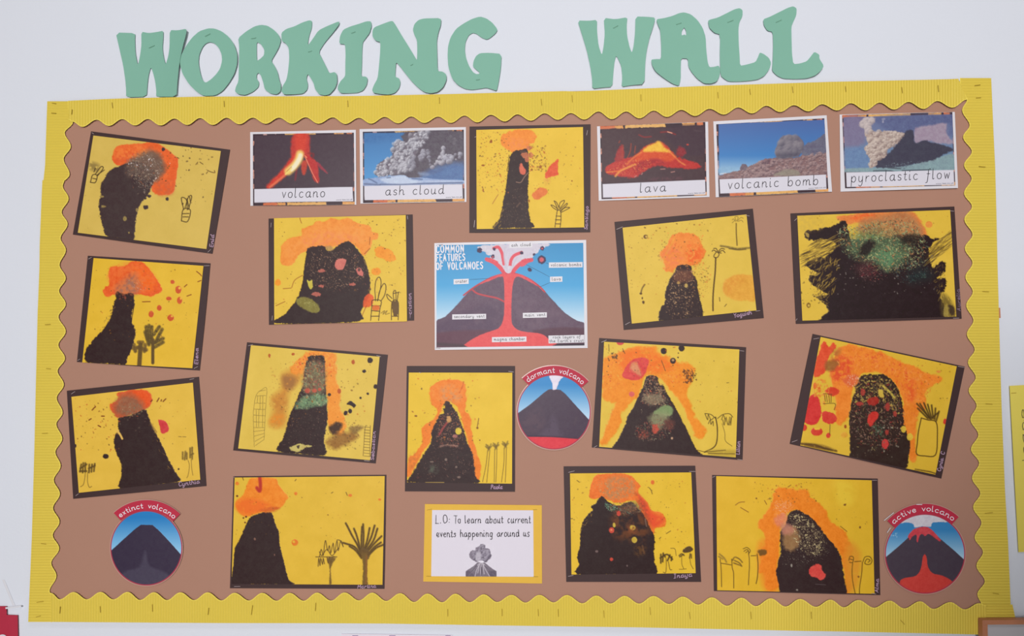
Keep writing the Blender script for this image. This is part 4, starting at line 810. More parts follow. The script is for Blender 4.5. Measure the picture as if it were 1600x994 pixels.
# --- right of centre, upper: yogush ---------------------------------
def f(A):
    A.blob([(400,380),(440,330),(470,290),(500,240),(570,215),(660,220),(710,260),(740,330),(760,380),(720,440),(660,470),(600,470),(540,480),(500,520),(450,510),(430,440)], (240,138,62), 10, 13, 28, .95, 'painted_ash_cloud')
    A.wash([(620,320),(740,340),(700,460),(620,440)], (238,104,44), .9); A.wash([(420,370),(560,320),(580,460),(450,480)], (236,128,78), .8); A.line([(520,250),(480,330),(430,420)], 8, YEL, .4, 10); A.line([(640,330),(670,380),(640,420)], 8, (246,170,80), .6, 8)
    A.blob([(540,480),(600,465),(645,480),(650,530),(685,580),(700,660),(715,750),(735,865),(560,885),(400,900),(410,800),(440,770),(445,680),(470,600),(510,540)], K, 6, 8, 16, 1, 'painted_volcano')
    A.speck([(540,480),(650,490),(680,600),(640,860),(440,850),(500,560)], [(120,90,70),(170,130,96),(200,160,116),(104,76,64)], 12, .62, .9);
    A.scratch(110, [(540,480),(650,490),(690,600),(720,860),(430,860),(490,570)], (6,22), (2,4.5), [(112,84,68),(160,124,94),(196,160,116),(96,70,60)], .75); A.dots(60, (400,210,780,520), (2,7), [(240,150,70),(220,96,50),(244,120,56)], .7); A.spots([(606,628,13,17),(548,605,12,12)], (196,160,88), .9); A.blob([(520,520),(640,510),(650,580),(520,600)], (150,90,66), 30, 12, 14, .5)
    A.spots([(292,248,17,16)], (120,86,50)); A.spots([(298,248,9,9)], (206,170,84)); A.line([(255,690),(265,650),(285,620)], 9, (110,84,48), .9, 8, None, True, .3); A.spots([(255,690,11,8),(275,758,10,14),(266,725,5,9)], (100,74,44))
    A.dots(70, (160,120,820,420), (1.5,6), SPL, .75); A.dots(90, (660,440,800,720), (1.5,5), SPL + [(226,130,60)], .75); A.dots(30, (150,400,480,700), (1.5,4), SPL, .6); A.lines([[(865,720),(868,750)],[(905,790),(920,772)]], 5, (120,90,46), .9)
    A.line([(836,412),(832,520),(822,620),(815,720),(815,822)], 11, (112,84,42), .95, 4, 'drawn_palm_tree'); p = A.pid.max()
    A.lines([[(838,370),(822,395),(828,410),(850,408),(862,385),(850,368)],[(845,368),(820,352),(808,362)],[(850,362),(840,340),(820,340)],[(856,362),(880,340),(905,345)],[(860,368),(890,355),(908,372)],[(855,372),(880,375)]], 6, (100,76,40), .95, 4, p)
    p = A.line([(995,145),(996,220),(1002,315)], 8, (124,98,50), .85, 6, 'drawn_palm_tree', True, .2)
    A.lines([[(990,130),(975,110),(965,118)],[(995,125),(985,95),(1010,95),(1000,128)],[(1005,125),(1030,100),(1050,105)],[(1010,130),(1035,120),(1048,135)],[(985,120),(965,140)]], 4, (150,122,60), .8, 4, p)
    A.line([(875,320),(940,330),(1000,342),(1060,338),(1098,335)], 14, (124,102,58), .8, 10, None, True, .35); A.line([(940,340),(1010,350),(1070,345)], 8, (112,90,52), .8, 8)
    A.blob([(890,640),(920,580),(990,548),(1080,548),(1130,565),(1145,740),(1080,745),(1000,740),(920,710)], (226,160,64), 12, 8, 24, .85, 'paint_spot'); A.wash([(900,590),(1060,550),(1020,620),(920,700)], (220,140,56), .5)
painting('tilted painting of a small black volcano with an orange oval at right', (950,320,4.968), [(50,133),(1125,30),(1210,880),(122,972)], [(113,178),(1075,75),(1152,820),(185,923)], f, '', [('Yoguish', (980,878), (1115,848), 18, 6, .08)], [(65,192,115,171),(1062,82,1100,88),(132,932,172,911),(1145,826,1182,822)], 19, (224,188,80))
# --- right, big dark one --------------------------------------------
def f(A):
    A.blob([(410,120),(600,90),(800,75),(950,75),(1020,85),(1085,190),(1110,280),(1000,260),(760,160),(560,170),(480,170)], (226,128,70), 16, 14, 30, .92, 'painted_ash_cloud'); A.wash([(520,130),(640,90),(740,90),(640,140)], (234,96,50), .9)
    A.lines([[(130,430),(250,380),(400,300)],[(170,450),(300,390),(420,330)],[(210,330),(330,290),(420,260)],[(140,410),(240,360),(400,280)],[(1110,460),(1200,360),(1290,290)],[(1110,420),(1180,340),(1290,230)],[(1130,380),(1200,300)],[(1150,470),(1230,370)]], 8, (104,80,44), .6, 10, None, .5)
    A.blob([(160,235),(260,215),(380,190),(440,155),(480,160),(500,230),(560,300),(900,250),(1100,260),(1150,290),(1200,290),(1140,340),(1130,430),(1150,520),(1210,470),(1255,480),(1250,540),(1190,590),(1250,600),(1255,680),(1210,730),(1240,790),(1235,925),(800,940),(290,950),(345,850),(310,790),(250,740),(330,720),(210,640),(200,580),(260,560),(165,490),(260,430),(330,430),(400,330),(300,290),(190,300)], (52,40,42), 8, 12, 26, 1, 'painted_volcano')
    A.blob([(600,150),(800,100),(960,80),(1060,180),(1080,260),(900,270),(700,260),(560,230)], (176,120,80), 40, 18, 26, .85)
    A.scratch(150, [(150,450),(200,330),(420,260),(430,330),(300,450),(170,500)], (40,130), (2,6), [(58,44,40),(84,66,44),(104,82,48),(206,170,76)], .85, -25, .15); A.scratch(120, [(1110,440),(1180,330),(1300,240),(1300,330),(1200,440),(1120,490)], (40,120), (2,6), [(58,44,40),(110,88,48),(190,156,72)], .8, -38, .18)
    A.scratch(170, [(200,480),(300,440),(430,450),(420,560),(380,720),(300,740),(210,620)], (14,60), (3,9), [(206,170,76),(170,138,64),(120,94,50),(60,46,42)], .8, -55, .6); A.scratch(60, [(220,720),(330,740),(340,810),(260,760)], (10,34), (3,7), [(206,170,76),(60,46,42)], .85, 30, .8); A.scratch(70, [(1120,480),(1240,470),(1250,700),(1200,780),(1140,560)], (10,40), (2,6), [(140,112,60),(56,42,42),(180,148,70)], .7, -60, .7); A.scratch(60, [(1220,720),(1310,780),(1330,890),(1240,890)], (12,50), (2,6), [(120,98,54),(60,46,42),(200,166,80)], .8, 80, .5)
    A.blob([(480,330),(620,230),(800,240),(980,330),(960,440),(820,520),(720,470),(560,430)], (88,108,78), 80, 24, 26, .8)
    A.blob([(700,400),(820,360),(900,430),(800,530),(720,470)], (98,140,100), 60, 20, 24, .7)
    A.speck([(430,190),(600,170),(900,120),(1080,240),(1100,480),(820,560),(560,460),(420,330)], [(150,176,130),(196,170,110),(96,130,96),(70,60,52),(206,140,90),(120,150,110)], 11, .52, .85, 60)
    A.speck([(560,200),(1000,130),(1060,300),(700,280)], [(214,160,96),(150,130,90),(90,70,56)], 12, .55, .8, 50)
    A.scratch(420, [(440,200),(600,180),(900,110),(1080,240),(1110,460),(860,560),(560,470),(430,350)], (8,34), (2,5), [(150,178,132),(196,176,116),(96,128,96),(66,54,48),(124,152,112),(206,196,150),(88,110,84)], .75); A.scratch(120, [(620,160),(900,90),(1060,190),(1080,280),(760,250)], (8,30), (2,5), [(220,150,96),(196,120,76),(170,140,96),(110,88,64)], .75)
    A.blob([(600,340),(690,300),(700,350),(640,420),(590,410)], (48,40,40), 30, 16, 20, .9); A.blob([(900,270),(1020,250),(1040,330),(930,330)], (50,42,40), 40, 16, 18, .8)
    A.blob([(560,520),(620,470),(690,480),(700,560),(640,590)], (88,52,54), 60, 16, 20, .6); A.scratch(60, [(580,530),(700,500),(780,590),(640,620)], (6,20), (2,5), [(176,64,76),(120,70,70),(60,46,44)], .7); A.blob([(1040,520),(1130,530),(1150,590),(1000,640),(960,580)], (46,56,56), 70, 20, 24, .6)
    A.speck([(500,480),(780,500),(800,600),(680,660),(560,600)], [(170,80,80),(120,100,90),(90,70,70)], 9, .64, .8, 50); A.speck([(820,480),(1100,440),(1120,600),(900,650)], [(80,104,90),(60,80,84)], 10, .62, .7, 60); A.dots(60, (400,420,1200,720), (2,5), [(130,120,110),(170,160,150)], .7)
    A.spots([(1125,178,28,26)], (228,140,70), .9); A.spots([(190,805,17,20)], (140,106,48)); A.spots([(192,808,8,9)], (206,172,78)); A.wash([(1230,720),(1300,780),(1320,890),(1230,880)], (110,92,50), .8, 40, 20, .1); A.blob([(1245,815),(1275,810),(1275,890),(1240,890)], (170,146,74), 12, 6, 14, .8)
    A.blob([(1280,800),(1320,820),(1325,880),(1290,870)], (60,46,44), 14, 10, 14, .8); A.wash([(110,100),(300,130),(300,210),(140,230)], (200,166,78), .4); A.dots(30, (110,100,1320,260), (1.5,5), SPL, .7); A.dots(40, (130,400,330,800), (2,8), [(100,78,44)], .7); A.blob([(165,240),(195,250),(190,280),(170,262)], (190,160,80), 6, 4, 10, .8)
painting('painting almost filled by a huge ragged black volcano speckled green, upper right of the board', (1225,315,4.969), [(50,92),(1323,38),(1380,910),(92,950)], [(103,110),(1290,65),(1338,893),(143,925)], f, '', [('Aurelia', (1372,850), (1362,680), 15, 6, .08)], [(80,150,101,130),(1288,72,1320,75),(92,925,103,908),(1312,906,1360,905)], 20, (222,184,72), pen='pencil_dim')
# --- centre right: lilian -------------------------------------------
def f(A):
    A.blob([(140,200),(240,150),(340,110),(460,105),(530,110),(570,160),(640,190),(700,220),(770,230),(830,280),(810,360),(780,420),(770,480),(800,560),(830,640),(880,690),(910,740),(880,800),(830,780),(780,660),(720,520),(640,440),(560,340),(460,320),(400,470),(330,540),(270,620),(270,680),(220,780),(140,850),(110,830),(150,730),(190,620),(230,530),(140,520),(125,400)], (240,140,44), 16, 14, 34, .93, 'painted_lava')
    A.wash([(260,170),(460,110),(560,180),(700,250),(560,300),(300,300)], (240,112,40), .8, 40, 30, .2); A.speck([(140,250),(400,160),(760,300),(700,420),(400,300),(160,480)], [(248,176,80),(224,100,44),(236,186,74)], 14, .6, .7)
    A.blob([(275,330),(300,270),(340,215),(400,190),(475,200),(465,270),(440,330),(390,360),(330,355)], (218,74,72), 6, 5, 20, .97, 'paint_spot'); A.blob([(340,240),(380,220),(410,270),(420,330),(380,310),(345,280)], (216,150,104), 20, 8, 14, .85)
    A.spots([(262,76,28,18)], (206,72,76), .95); A.spots([(350,466,22,20)], (220,100,96), .95)
    A.blob([(460,335),(510,322),(545,340),(560,395),(590,405),(630,480),(690,580),(740,680),(790,780),(820,850),(850,900),(880,940),(560,925),(215,900),(240,820),(300,700),(320,630),(370,550),(410,460),(440,400)], K, 6, 6, 16, 1, 'painted_volcano')
    A.speck([(460,340),(550,340),(620,480),(600,560),(430,540),(420,470)], [(150,120,96),(200,150,110),(110,90,78),(206,100,70)], 10, .54, .9); A.blob([(440,470),(560,470),(600,520),(500,550),(450,520)], (150,132,104), 30, 14, 16, .7)
    A.scratch(160, [(460,340),(550,340),(650,560),(600,760),(520,820),(400,790),(430,520)], (6,24), (2,4.5), [(160,140,110),(196,170,130),(120,140,100),(100,82,70),(190,92,66),(206,190,156)], .75); A.dots(120, (130,110,820,760), (3,9), [(246,160,70),(226,116,46),(240,132,44)], .4, [(140,200),(300,120),(560,110),(800,260),(780,420),(700,420),(560,300),(420,330),(330,520),(140,830),(130,500)])
    A.blob([(510,610),(560,565),(620,550),(665,580),(640,630),(560,620)], (130,150,100), 12, 7, 16, .95, 'paint_spot'); A.blob([(480,640),(560,600),(640,620),(600,680),(560,730),(500,690)], (150,150,110), 40, 14, 16, .8)
    A.blob([(505,700),(540,695),(555,740),(515,765)], (206,84,66), 10, 6, 12, .9, 'paint_spot'); A.speck([(380,700),(560,640),(680,680),(640,780),(520,830),(380,800)], [(120,110,90),(176,80,66),(96,84,74),(150,140,110)], 9, .58, .85); A.spots([(655,800,9,9)], (190,150,120)); A.blob([(600,660),(670,670),(660,730),(610,730)], (110,66,58), 20, 10, 14, .7); A.wash([(420,750),(470,760),(460,790),(410,790)], (190,80,60), .7)
    A.spots([(592,139,23,24),(727,118,23,24),(662,213,22,24),(700,188,6,6),(703,155,5,5)], K, 1, 'paint_spot', 2); A.spots([(662,208,10,9)], (186,150,110)); A.speck([(740,290),(820,280),(830,360),(770,380)], [(90,60,44)], 9, .45, .9); A.dots(30, (740,270,840,380), (2,8), [(100,64,44)], .9)
    A.lines([[(280,120),(298,158)],[(175,90),(178,140)],[(1070,380),(1085,378)],[(575,210),(605,290)]], 4, (110,80,44), .9); A.dots(60, (140,100,720,420), (1.5,5), [(90,64,44),(214,96,44)], .8); A.dots(25, (800,200,1150,600), (1.5,4), SPL, .7); A.dots(20, (195,150,240,200), (2,6), [(90,64,44)], .9)
    p = A.line([(985,640),(998,720),(995,820),(970,870),(900,905)], 8, (92,70,36), .95, 4, 'drawn_palm_tree'); A.lines([[(905,615),(925,660),(930,620),(950,660),(975,640)],[(905,612),(950,620),(985,650)],[(930,690),(945,660),(950,695),(965,670),(968,705)]], 5, (100,80,40), .9, 4, p)
    p = A.line([(1035,690),(1055,760),(1060,820),(1110,860)], 4, (140,114,54), .9, 4, 'drawn_palm_tree'); A.lines([[(1000,650),(1040,620),(1090,615),(1115,640)],[(1030,660),(1045,625),(1060,670)],[(1065,640),(1080,700),(1092,640)],[(1090,700),(1105,640),(1100,700)],[(1040,660),(1050,700),(1060,650)]], 5, (100,80,40), .9, 4, p)
    A.wash([(930,890),(1140,890),(1135,935),(960,930)], (190,160,64), .9, 20, 30, .1); A.lines([[(840,888),(905,905)],[(905,905),(1060,890)],[(930,915),(1130,918)]], 5, (104,80,40), .8)
painting('painting of a triangular black volcano amid orange, right of the dormant volcano disc', (915,520,4.85), [(103,40),(1217,110),(1190,967),(47,870)], [(140,68),(1165,127),(1138,945),(103,865)], f, '', [('Lilian', (1166,922), (1170,825), 15, 6, .06)], [(118,73,160,55),(1165,135,1202,140),(62,871,88,855),(1150,960,1190,965)], 21, (226,190,76))
# --- right: steeply tilted ------------------------------------------
def f(A):
    A.blob([(330,150),(420,95),(500,115),(640,150),(740,200),(840,240),(920,280),(1000,300),(1020,340),(940,370),(910,420),(920,500),(860,560),(855,700),(855,840),(815,850),(790,700),(760,600),(770,470),(740,390),(650,290),(500,290),(440,400),(420,560),(340,620),(330,440),(300,300)], (238,132,52), 12, 12, 30, .94, 'painted_lava')
    A.speck([(380,200),(600,140),(860,260),(980,320),(800,480),(700,280),(450,260)], [(226,92,48),(246,164,80),(220,80,50)], 16, .55, .7); A.wash([(300,200),(430,180),(420,330),(320,330)], (222,80,50), .9); A.wash([(790,330),(840,330),(840,460),(800,440)], (230,90,50), .8)
    A.blob([(230,130),(262,78),(290,110),(318,85),(335,120),(290,180),(270,270),(200,310),(195,250)], (222,78,52), 7, 7, 20, .95, 'paint_spot'); A.blob([(270,210),(330,195),(358,220),(310,270),(268,260)], (150,98,52), 20, 8, 16, .85); A.wash([(320,140),(370,130),(340,180),(310,180)], (170,104,54), .8)
    A.blob([(170,430),(215,425),(235,480),(240,560),(200,615),(130,600),(140,510)], (212,58,58), 5, 5, 24, .97, 'paint_spot'); A.blob([(245,540),(280,530),(335,555),(338,590),(295,612),(250,590)], (212,64,56), 5, 5, 16, .97, 'paint_spot'); A.blob([(270,390),(320,370),(360,400),(320,430),(270,410)], (214,70,50), 6, 6, 16, .95, 'paint_spot')
    A.spots([(212,660,38,28),(287,686,15,17),(130,635,18,22),(1043,596,13,18)], (212,64,54), .95); A.spots([(215,640,20,10)], YEL, 1); A.spots([(390,682,22,18)], (226,160,64), .8); A.spots([(200,365,12,22),(228,390,10,20)], (222,100,50), .9)
    A.speck([(180,330),(280,330),(300,480),(200,470)], [(226,170,70),(226,120,54)], 16, .5, .8); A.blob([(380,320),(470,290),(490,340),(420,370)], (218,100,66), 20, 10, 14, .8); A.speck([(380,300),(490,290),(480,370),(400,370)], [(236,180,150)], 10, .6, .8)
    A.lines([[(255,415),(310,420)],[(262,425),(268,465)],[(275,425),(280,470)],[(290,425),(295,472)],[(305,425),(305,470)],[(255,480),(330,480),(325,520)],[(298,615),(296,680)]], 4, (110,86,48), .8)
    A.blob([(500,300),(560,292),(640,290),(700,330),(740,390),(765,470),(772,560),(785,640),(812,720),(808,820),(775,915),(600,880),(440,845),(428,760),(425,640),(420,560),(440,460),(470,370)], (62,48,44), 6, 8, 18, 1, 'painted_volcano')
    A.speck([(490,300),(690,320),(760,460),(740,560),(600,480),(450,480)], [(120,96,60),(176,140,76),(206,180,90),(90,66,54),(150,70,56)], 12, .52, .85); A.speck([(430,480),(760,480),(780,700),(640,780),(440,700)], [(150,60,54),(120,90,80),(170,130,110),(96,70,60)], 11, .62, .85)
    A.line([(640,365),(680,400),(715,440)], 14, (206,180,80), .9, 8, None, True, .3);
    A.scratch(210, [(500,300),(690,320),(770,470),(780,680),(640,800),(440,740),(430,520)], (8,30), (2,5), [(150,122,76),(206,186,110),(90,68,58),(176,70,60),(110,120,90),(200,160,120)], .75); A.scratch(160, [(340,170),(500,120),(740,210),(960,320),(860,560),(800,520),(700,300),(480,280),(380,330)], (10,34), (3,7), [(226,96,48),(246,164,84),(222,110,60),(214,76,50)], .6); A.blob([(610,395),(640,390),(645,440),(615,430)], (214,180,76), 6, 5, 12, .95); A.blob([(540,455),(590,435),(615,455),(590,490),(550,485)], (170,54,46), 8, 6, 14, .95, 'paint_spot'); A.blob([(560,540),(600,530),(612,560),(575,610),(555,632),(540,580)], (206,62,54), 6, 5, 14, .97, 'paint_spot'); A.blob([(635,720),(660,708),(678,740),(655,775),(632,750)], (206,70,66), 5, 5, 12, .97, 'paint_spot')
    A.spots([(510,405,16,22),(720,545,12,18),(665,665,12,16),(490,480,24,14),(670,500,16,26)], (176,66,58), .85, 'paint_spot', 6); A.speck([(570,610),(650,620),(650,700),(590,680)], [(90,130,96),(80,104,84)], 10, .5, .7); A.spots([(773,645,18,22),(815,695,20,24)], (224,188,70), .95); A.dots(30, (440,620,780,830), (2,6), [(170,160,140),(120,104,90)], .8)
    p = A.lines([[(950,580),(860,480)],[(940,575),(880,480)],[(945,570),(905,475)],[(955,575),(930,485)],[(965,575),(955,490)],[(975,580),(980,510)],[(930,575),(865,510)],[(960,570),(995,540)],[(985,590),(1003,530)]], 10, (96,74,44), .85, 8, 'drawn_palm_tree', .2)
    A.lines([[(888,575),(870,660),(862,740),(858,805),(910,818),(980,812),(992,700),(985,600),(930,585),(888,572)]], 6, (96,70,36), .95, 4, p)
    A.wash([(110,735),(250,750),(340,790),(160,760)], (110,80,44), 1, 20, 14, 0.1); A.lines([[(110,740),(200,745),(260,770),(340,785)],[(850,905),(940,920),(978,932)]], 8, (100,74,44), .8, 8, None, .3); A.spots([(1000,272,14,9)], (226,130,70), .7); A.dots(30, (860,170,1110,480), (1.5,4), SPL, .8); A.spots([(397,628,8,12)], (160,80,40))
painting('steeply tilted painting with big red blots beside a rounded speckled black volcano', (1225,515,4.141), [(185,28),(1170,240),(1018,965),(37,740)], [(237,48),(1118,238),(980,940),(105,750)], f, '', [('Cynia. C', (1013,918), (1040,795), 13, 5, .07)], [(190,62,228,55),(1125,238,1170,246),(50,729,88,715)], 22, (224,182,64))
# --- bottom right of centre: inaya ----------------------------------
def f(A):
    A.blob([(270,210),(295,130),(340,85),(560,80),(630,120),(680,180),(665,240),(740,310),(770,380),(840,390),(885,440),(885,510),(800,530),(790,580),(700,420),(640,300),(500,320),(380,280),(290,290),(265,260)], (236,116,50), 7, 7, 26, .95, 'painted_ash_cloud')
    A.wash([(660,250),(740,330),(780,400),(880,450),(800,520),(740,460)], (230,84,50), .95, 30, 30, .05); A.wash([(420,120),(600,120),(620,250),(420,290)], (190,130,84), .8); A.speck([(330,140),(600,100),(640,260),(400,290)], [(190,160,110),(150,120,80),(230,160,100)], 8, .6, .8)
    A.blob([(365,262),(420,310),(500,340),(560,320),(610,310),(660,360),(720,430),(760,520),(800,600),(795,700),(798,800),(805,908),(480,905),(165,902),(180,820),(165,760),(185,690),(190,600),(205,500),(240,430),(290,380),(280,350),(320,320)], (56,42,42), 5, 7, 16, 1, 'painted_volcano')
    A.speck([(380,310),(500,350),(500,380),(420,390)], [(110,150,120),(90,130,104),(150,170,140)], 8, .45, .85); A.blob([(520,350),(620,310),(680,360),(640,390),(540,400)], (100,80,66), 30, 12, 14, .7); A.speck([(420,320),(650,310),(690,400),(480,420)], [(130,110,90),(170,100,70),(110,130,104)], 8, .56, .8)
    A.wash([(460,400),(680,400),(760,520),(700,620),(480,600)], (150,84,44), .5, 70, 40, .35);
    A.scratch(120, [(300,130),(600,90),(660,200),(600,300),(400,290)], (6,18), (1.5,3.5), [(196,168,110),(160,140,96),(222,140,90)], .6); A.scratch(60, [(390,310),(520,360),(660,320),(690,400),(500,420)], (8,20), (2,4), [(110,150,120),(130,110,90),(170,96,70),(150,170,140)], .7); A.scratch(30, [(200,520),(290,380),(300,400),(215,530)], (10,30), (2,5), [K,(170,130,60)], .8, -55, .3); A.wash([(640,680),(720,660),(720,740),(650,750)], (120,80,44), .6); A.line([(700,670),(712,730)], 14, (130,90,60), .7, 10); A.wash([(640,240),(720,320),(760,480),(700,400)], (150,70,50), .7)
    A.spots([(448,542,22,24),(447,780,14,14),(505,405,16,22)], (206,76,60), .95); A.spots([(446,540,10,9)], (226,130,90)); A.spots([(468,500,12,20),(620,522,24,22),(634,622,23,25)], (206,176,70), .95); A.spots([(625,522,9,8)], (150,110,54)); A.spots([(326,715,12,10),(575,832,6,8)], (120,100,96)); A.wash([(570,500),(620,480),(640,560),(590,560)], (150,84,50), .7)
    A.line([(722,450),(732,510)], 8, (150,120,104), .8, 6); A.spots([(783,150,15,18)], (226,110,56), .9); A.lines([[(755,195),(770,215),(780,245)],[(165,135),(185,150)],[(110,448),(130,448)],[(850,600),(838,612)],[(895,570),(930,548)]], 5, (110,84,46), .9); A.dots(50, (720,100,1100,680), (1.5,5), SPL, .8); A.dots(25, (120,100,300,640), (1.5,5), SPL, .7)
    p = A.lines([[(850,810),(850,740)],[(865,800),(870,730)],[(880,745),(885,760)],[(905,790),(925,745)],[(935,790),(940,760)],[(845,770),(900,740),(945,780)]], 12, (100,78,44), .9, 8, 'drawn_palm_tree', .2); A.lines([[(893,770),(895,830),(890,888),(870,885)],[(912,800),(925,862),(940,865)]], 5, (120,92,46), .9, 4, p)
    p = A.lines([[(1000,750),(1020,735),(1040,748)],[(1005,760),(1035,740)],[(1085,770),(1090,735)],[(1100,770),(1098,740)]], 9, (110,86,48), .9, 8, 'drawn_palm_tree', .2); A.blob([(1025,715),(1050,685),(1090,675),(1115,695),(1100,715),(1060,728)], (84,64,46), 6, 5, 14, .95, p); A.lines([[(1020,750),(1022,820),(1035,858),(1000,862)],[(1085,760),(1095,820),(1115,858)],[(1035,860),(1058,858)],[(930,690),(965,695),(975,750)]], 4, (120,92,46), .9, 4, p)
painting('painting of a wide black volcano dotted with yellow and red spots, bottom row', (870,725,5.23), [(55,20),(1132,15),(1180,965),(77,965)], [(108,78),(1098,70),(1135,893),(120,905)], f, '', [('Inaya', (957,935), (1105,918), 19, 6.5, .06)], [(93,70,146,57),(1080,62,1134,62),(92,919,136,912)], 23, (230,188,60))
# --- bottom right: alma ---------------------------------------------
def f(A):
    A.wash([(1000,80),(1150,120),(1130,260),(1020,260)], (232,196,66), .8, 60, 50, .1); A.wash([(400,560),(520,560),(560,930),(450,940),(400,760)], (234,142,48), .9, 50, 60, .05)
    A.blob([(530,150),(620,135),(700,150),(780,150),(800,200),(850,240),(920,310),(960,400),(1050,460),(1090,520),(1130,640),(1110,760),(1120,900),(1080,980),(1050,700),(900,480),(720,320),(620,340),(570,470),(560,650),(540,760),(560,900),(460,930),(440,800),(400,790),(420,660),(450,560),(450,500),(400,450),(400,400),(450,340),(490,270)], (236,130,44), 14, 12, 32, .94, 'painted_lava')
    A.wash([(1080,560),(1190,640),(1170,900),(1080,940)], (226,150,54), .8, 50, 50, .1); A.speck([(530,240),(660,250),(640,330),(560,420)], [(246,190,130),(230,150,110)], 10, .56, .8); A.blob([(520,370),(600,330),(640,390),(580,440),(530,420)], (222,130,100), 24, 12, 14, .8)
    A.blob([(640,330),(700,310),(760,335),(820,380),(880,450),(930,520),(1000,600),(1040,680),(1055,780),(1080,910),(1065,985),(820,975),(590,965),(560,890),(535,810),(550,710),(570,640),(565,560),(575,470),(610,420)], K, 6, 8, 18, 1, 'painted_volcano')
    A.blob([(600,460),(680,440),(720,520),(700,600),(650,630),(590,580)], (160,120,80), 30, 12, 18, .9);
    A.scratch(260, [(640,330),(740,320),(860,440),(940,580),(860,680),(720,620),(640,440)], (5,20), (1.5,4), [(196,178,126),(224,206,156),(110,96,80),(150,130,100),(80,64,56)], .8); A.scratch(90, [(520,240),(680,250),(640,340),(600,440),(530,410)], (10,30), (2,4.5), [(246,180,120),(222,130,100),(236,160,120)], .7); A.blob([(570,420),(650,420),(680,480),(590,500)], (196,130,110), 30, 12, 14, .8)
    A.speck([(620,340),(720,320),(840,420),(920,560),(860,680),(700,620),(640,430)], [(190,170,120),(220,200,150),(110,96,80),(150,130,100)], 10, .55, .9, 50); A.speck([(560,640),(900,560),(980,640),(800,740),(640,780)], [(190,180,160),(120,110,96)], 8, .72, .85, 50)
    A.blob([(790,770),(830,735),(880,735),(895,780),(920,815),(890,855),(850,835),(800,820)], (222,84,76), 6, 7, 14, .97, 'paint_spot'); A.spots([(655,740,7,12),(698,930,8,6)], (150,140,130)); A.line([(840,885),(920,890)], 4, (120,104,104), .8)
    A.lines([[(220,270),(250,250),(290,245)],[(260,290),(320,325)],[(445,235),(462,265)],[(628,130),(650,115)],[(1035,435),(1085,475)],[(1060,270),(1078,262)]], 6, (170,110,50), .85); A.spots([(1070,268,9,9),(1187,443,7,10),(382,218,6,6),(845,238,6,6)], (130,84,44)); A.dots(60, (360,90,840,260), (1.5,6), SPL, .8); A.dots(20, (860,150,1270,480), (1.5,4), SPL, .7)
    PB_ = (124, 94, 46)
    p = A.lines([[(95,650),(130,680),(150,715)],[(90,670),(120,690)]], 12, (170,134,64), .8, 8, 'drawn_palm_tree', .3); A.lines([[(100,690),(108,760),(112,905)]], 6, PB_, .9, 4, p)
    p = A.lines([[(195,700),(215,675),(250,690),(272,715)],[(210,700),(250,720),(268,745)],[(205,720),(260,740)]], 10, (140,108,54), .85, 6, 'drawn_palm_tree', .3); A.lines([[(190,690),(195,760),(205,800),(206,915)],[(110,722),(185,735)]], 6, PB_, .9, 4, p)
    p = A.lines([[(280,610),(310,600),(335,625),(320,650)],[(285,630),(310,615),(325,640)],[(300,640),(320,625)]], 6, PB_, .85, 4, 'drawn_palm_tree'); A.lines([[(322,640),(328,720),(325,800),(320,890)],[(340,665),(380,662)]], 6, PB_, .9, 4, p)
    p = A.blob([(390,630),(420,612),(455,620),(460,650),(420,665),(400,650)], (110,80,44), 10, 8, 14, .9, 'drawn_palm_tree'); A.lines([[(388,650),(395,740),(390,830),(380,880)]], 7, PB_, .9, 4, p)
    p = A.lines([[(1100,700),(1110,670),(1135,675),(1130,715),(1105,715)],[(1110,690),(1130,695)],[(1130,720),(1125,780),(1130,860),(1150,960)],[(1145,710),(1195,706)]], 6, PB_, .85, 5, 'drawn_palm_tree')
    p = A.lines([[(1210,710),(1225,675),(1260,670),(1280,700),(1265,730),(1225,725),(1240,690),(1265,700),(1250,715)],[(1205,715),(1200,800),(1185,900),(1182,958)]], 6, PB_, .9, 4, 'drawn_palm_tree'); A.spots([(1175,826,8,8)], (150,100,50))
painting('painting of a rounded black volcano with one red blot, beside the active volcano disc', (1105,735,4.971), [(38,37),(1325,65),(1345,970),(52,938)], [(70,45),(1278,78),(1300,960),(78,932)], f, '', [('Alma', (1328,950), (1332,845), 15, 6, .06)], [(40,55,62,46),(1280,78,1320,77),(1277,955,1312,962)], 24, (226,180,56))
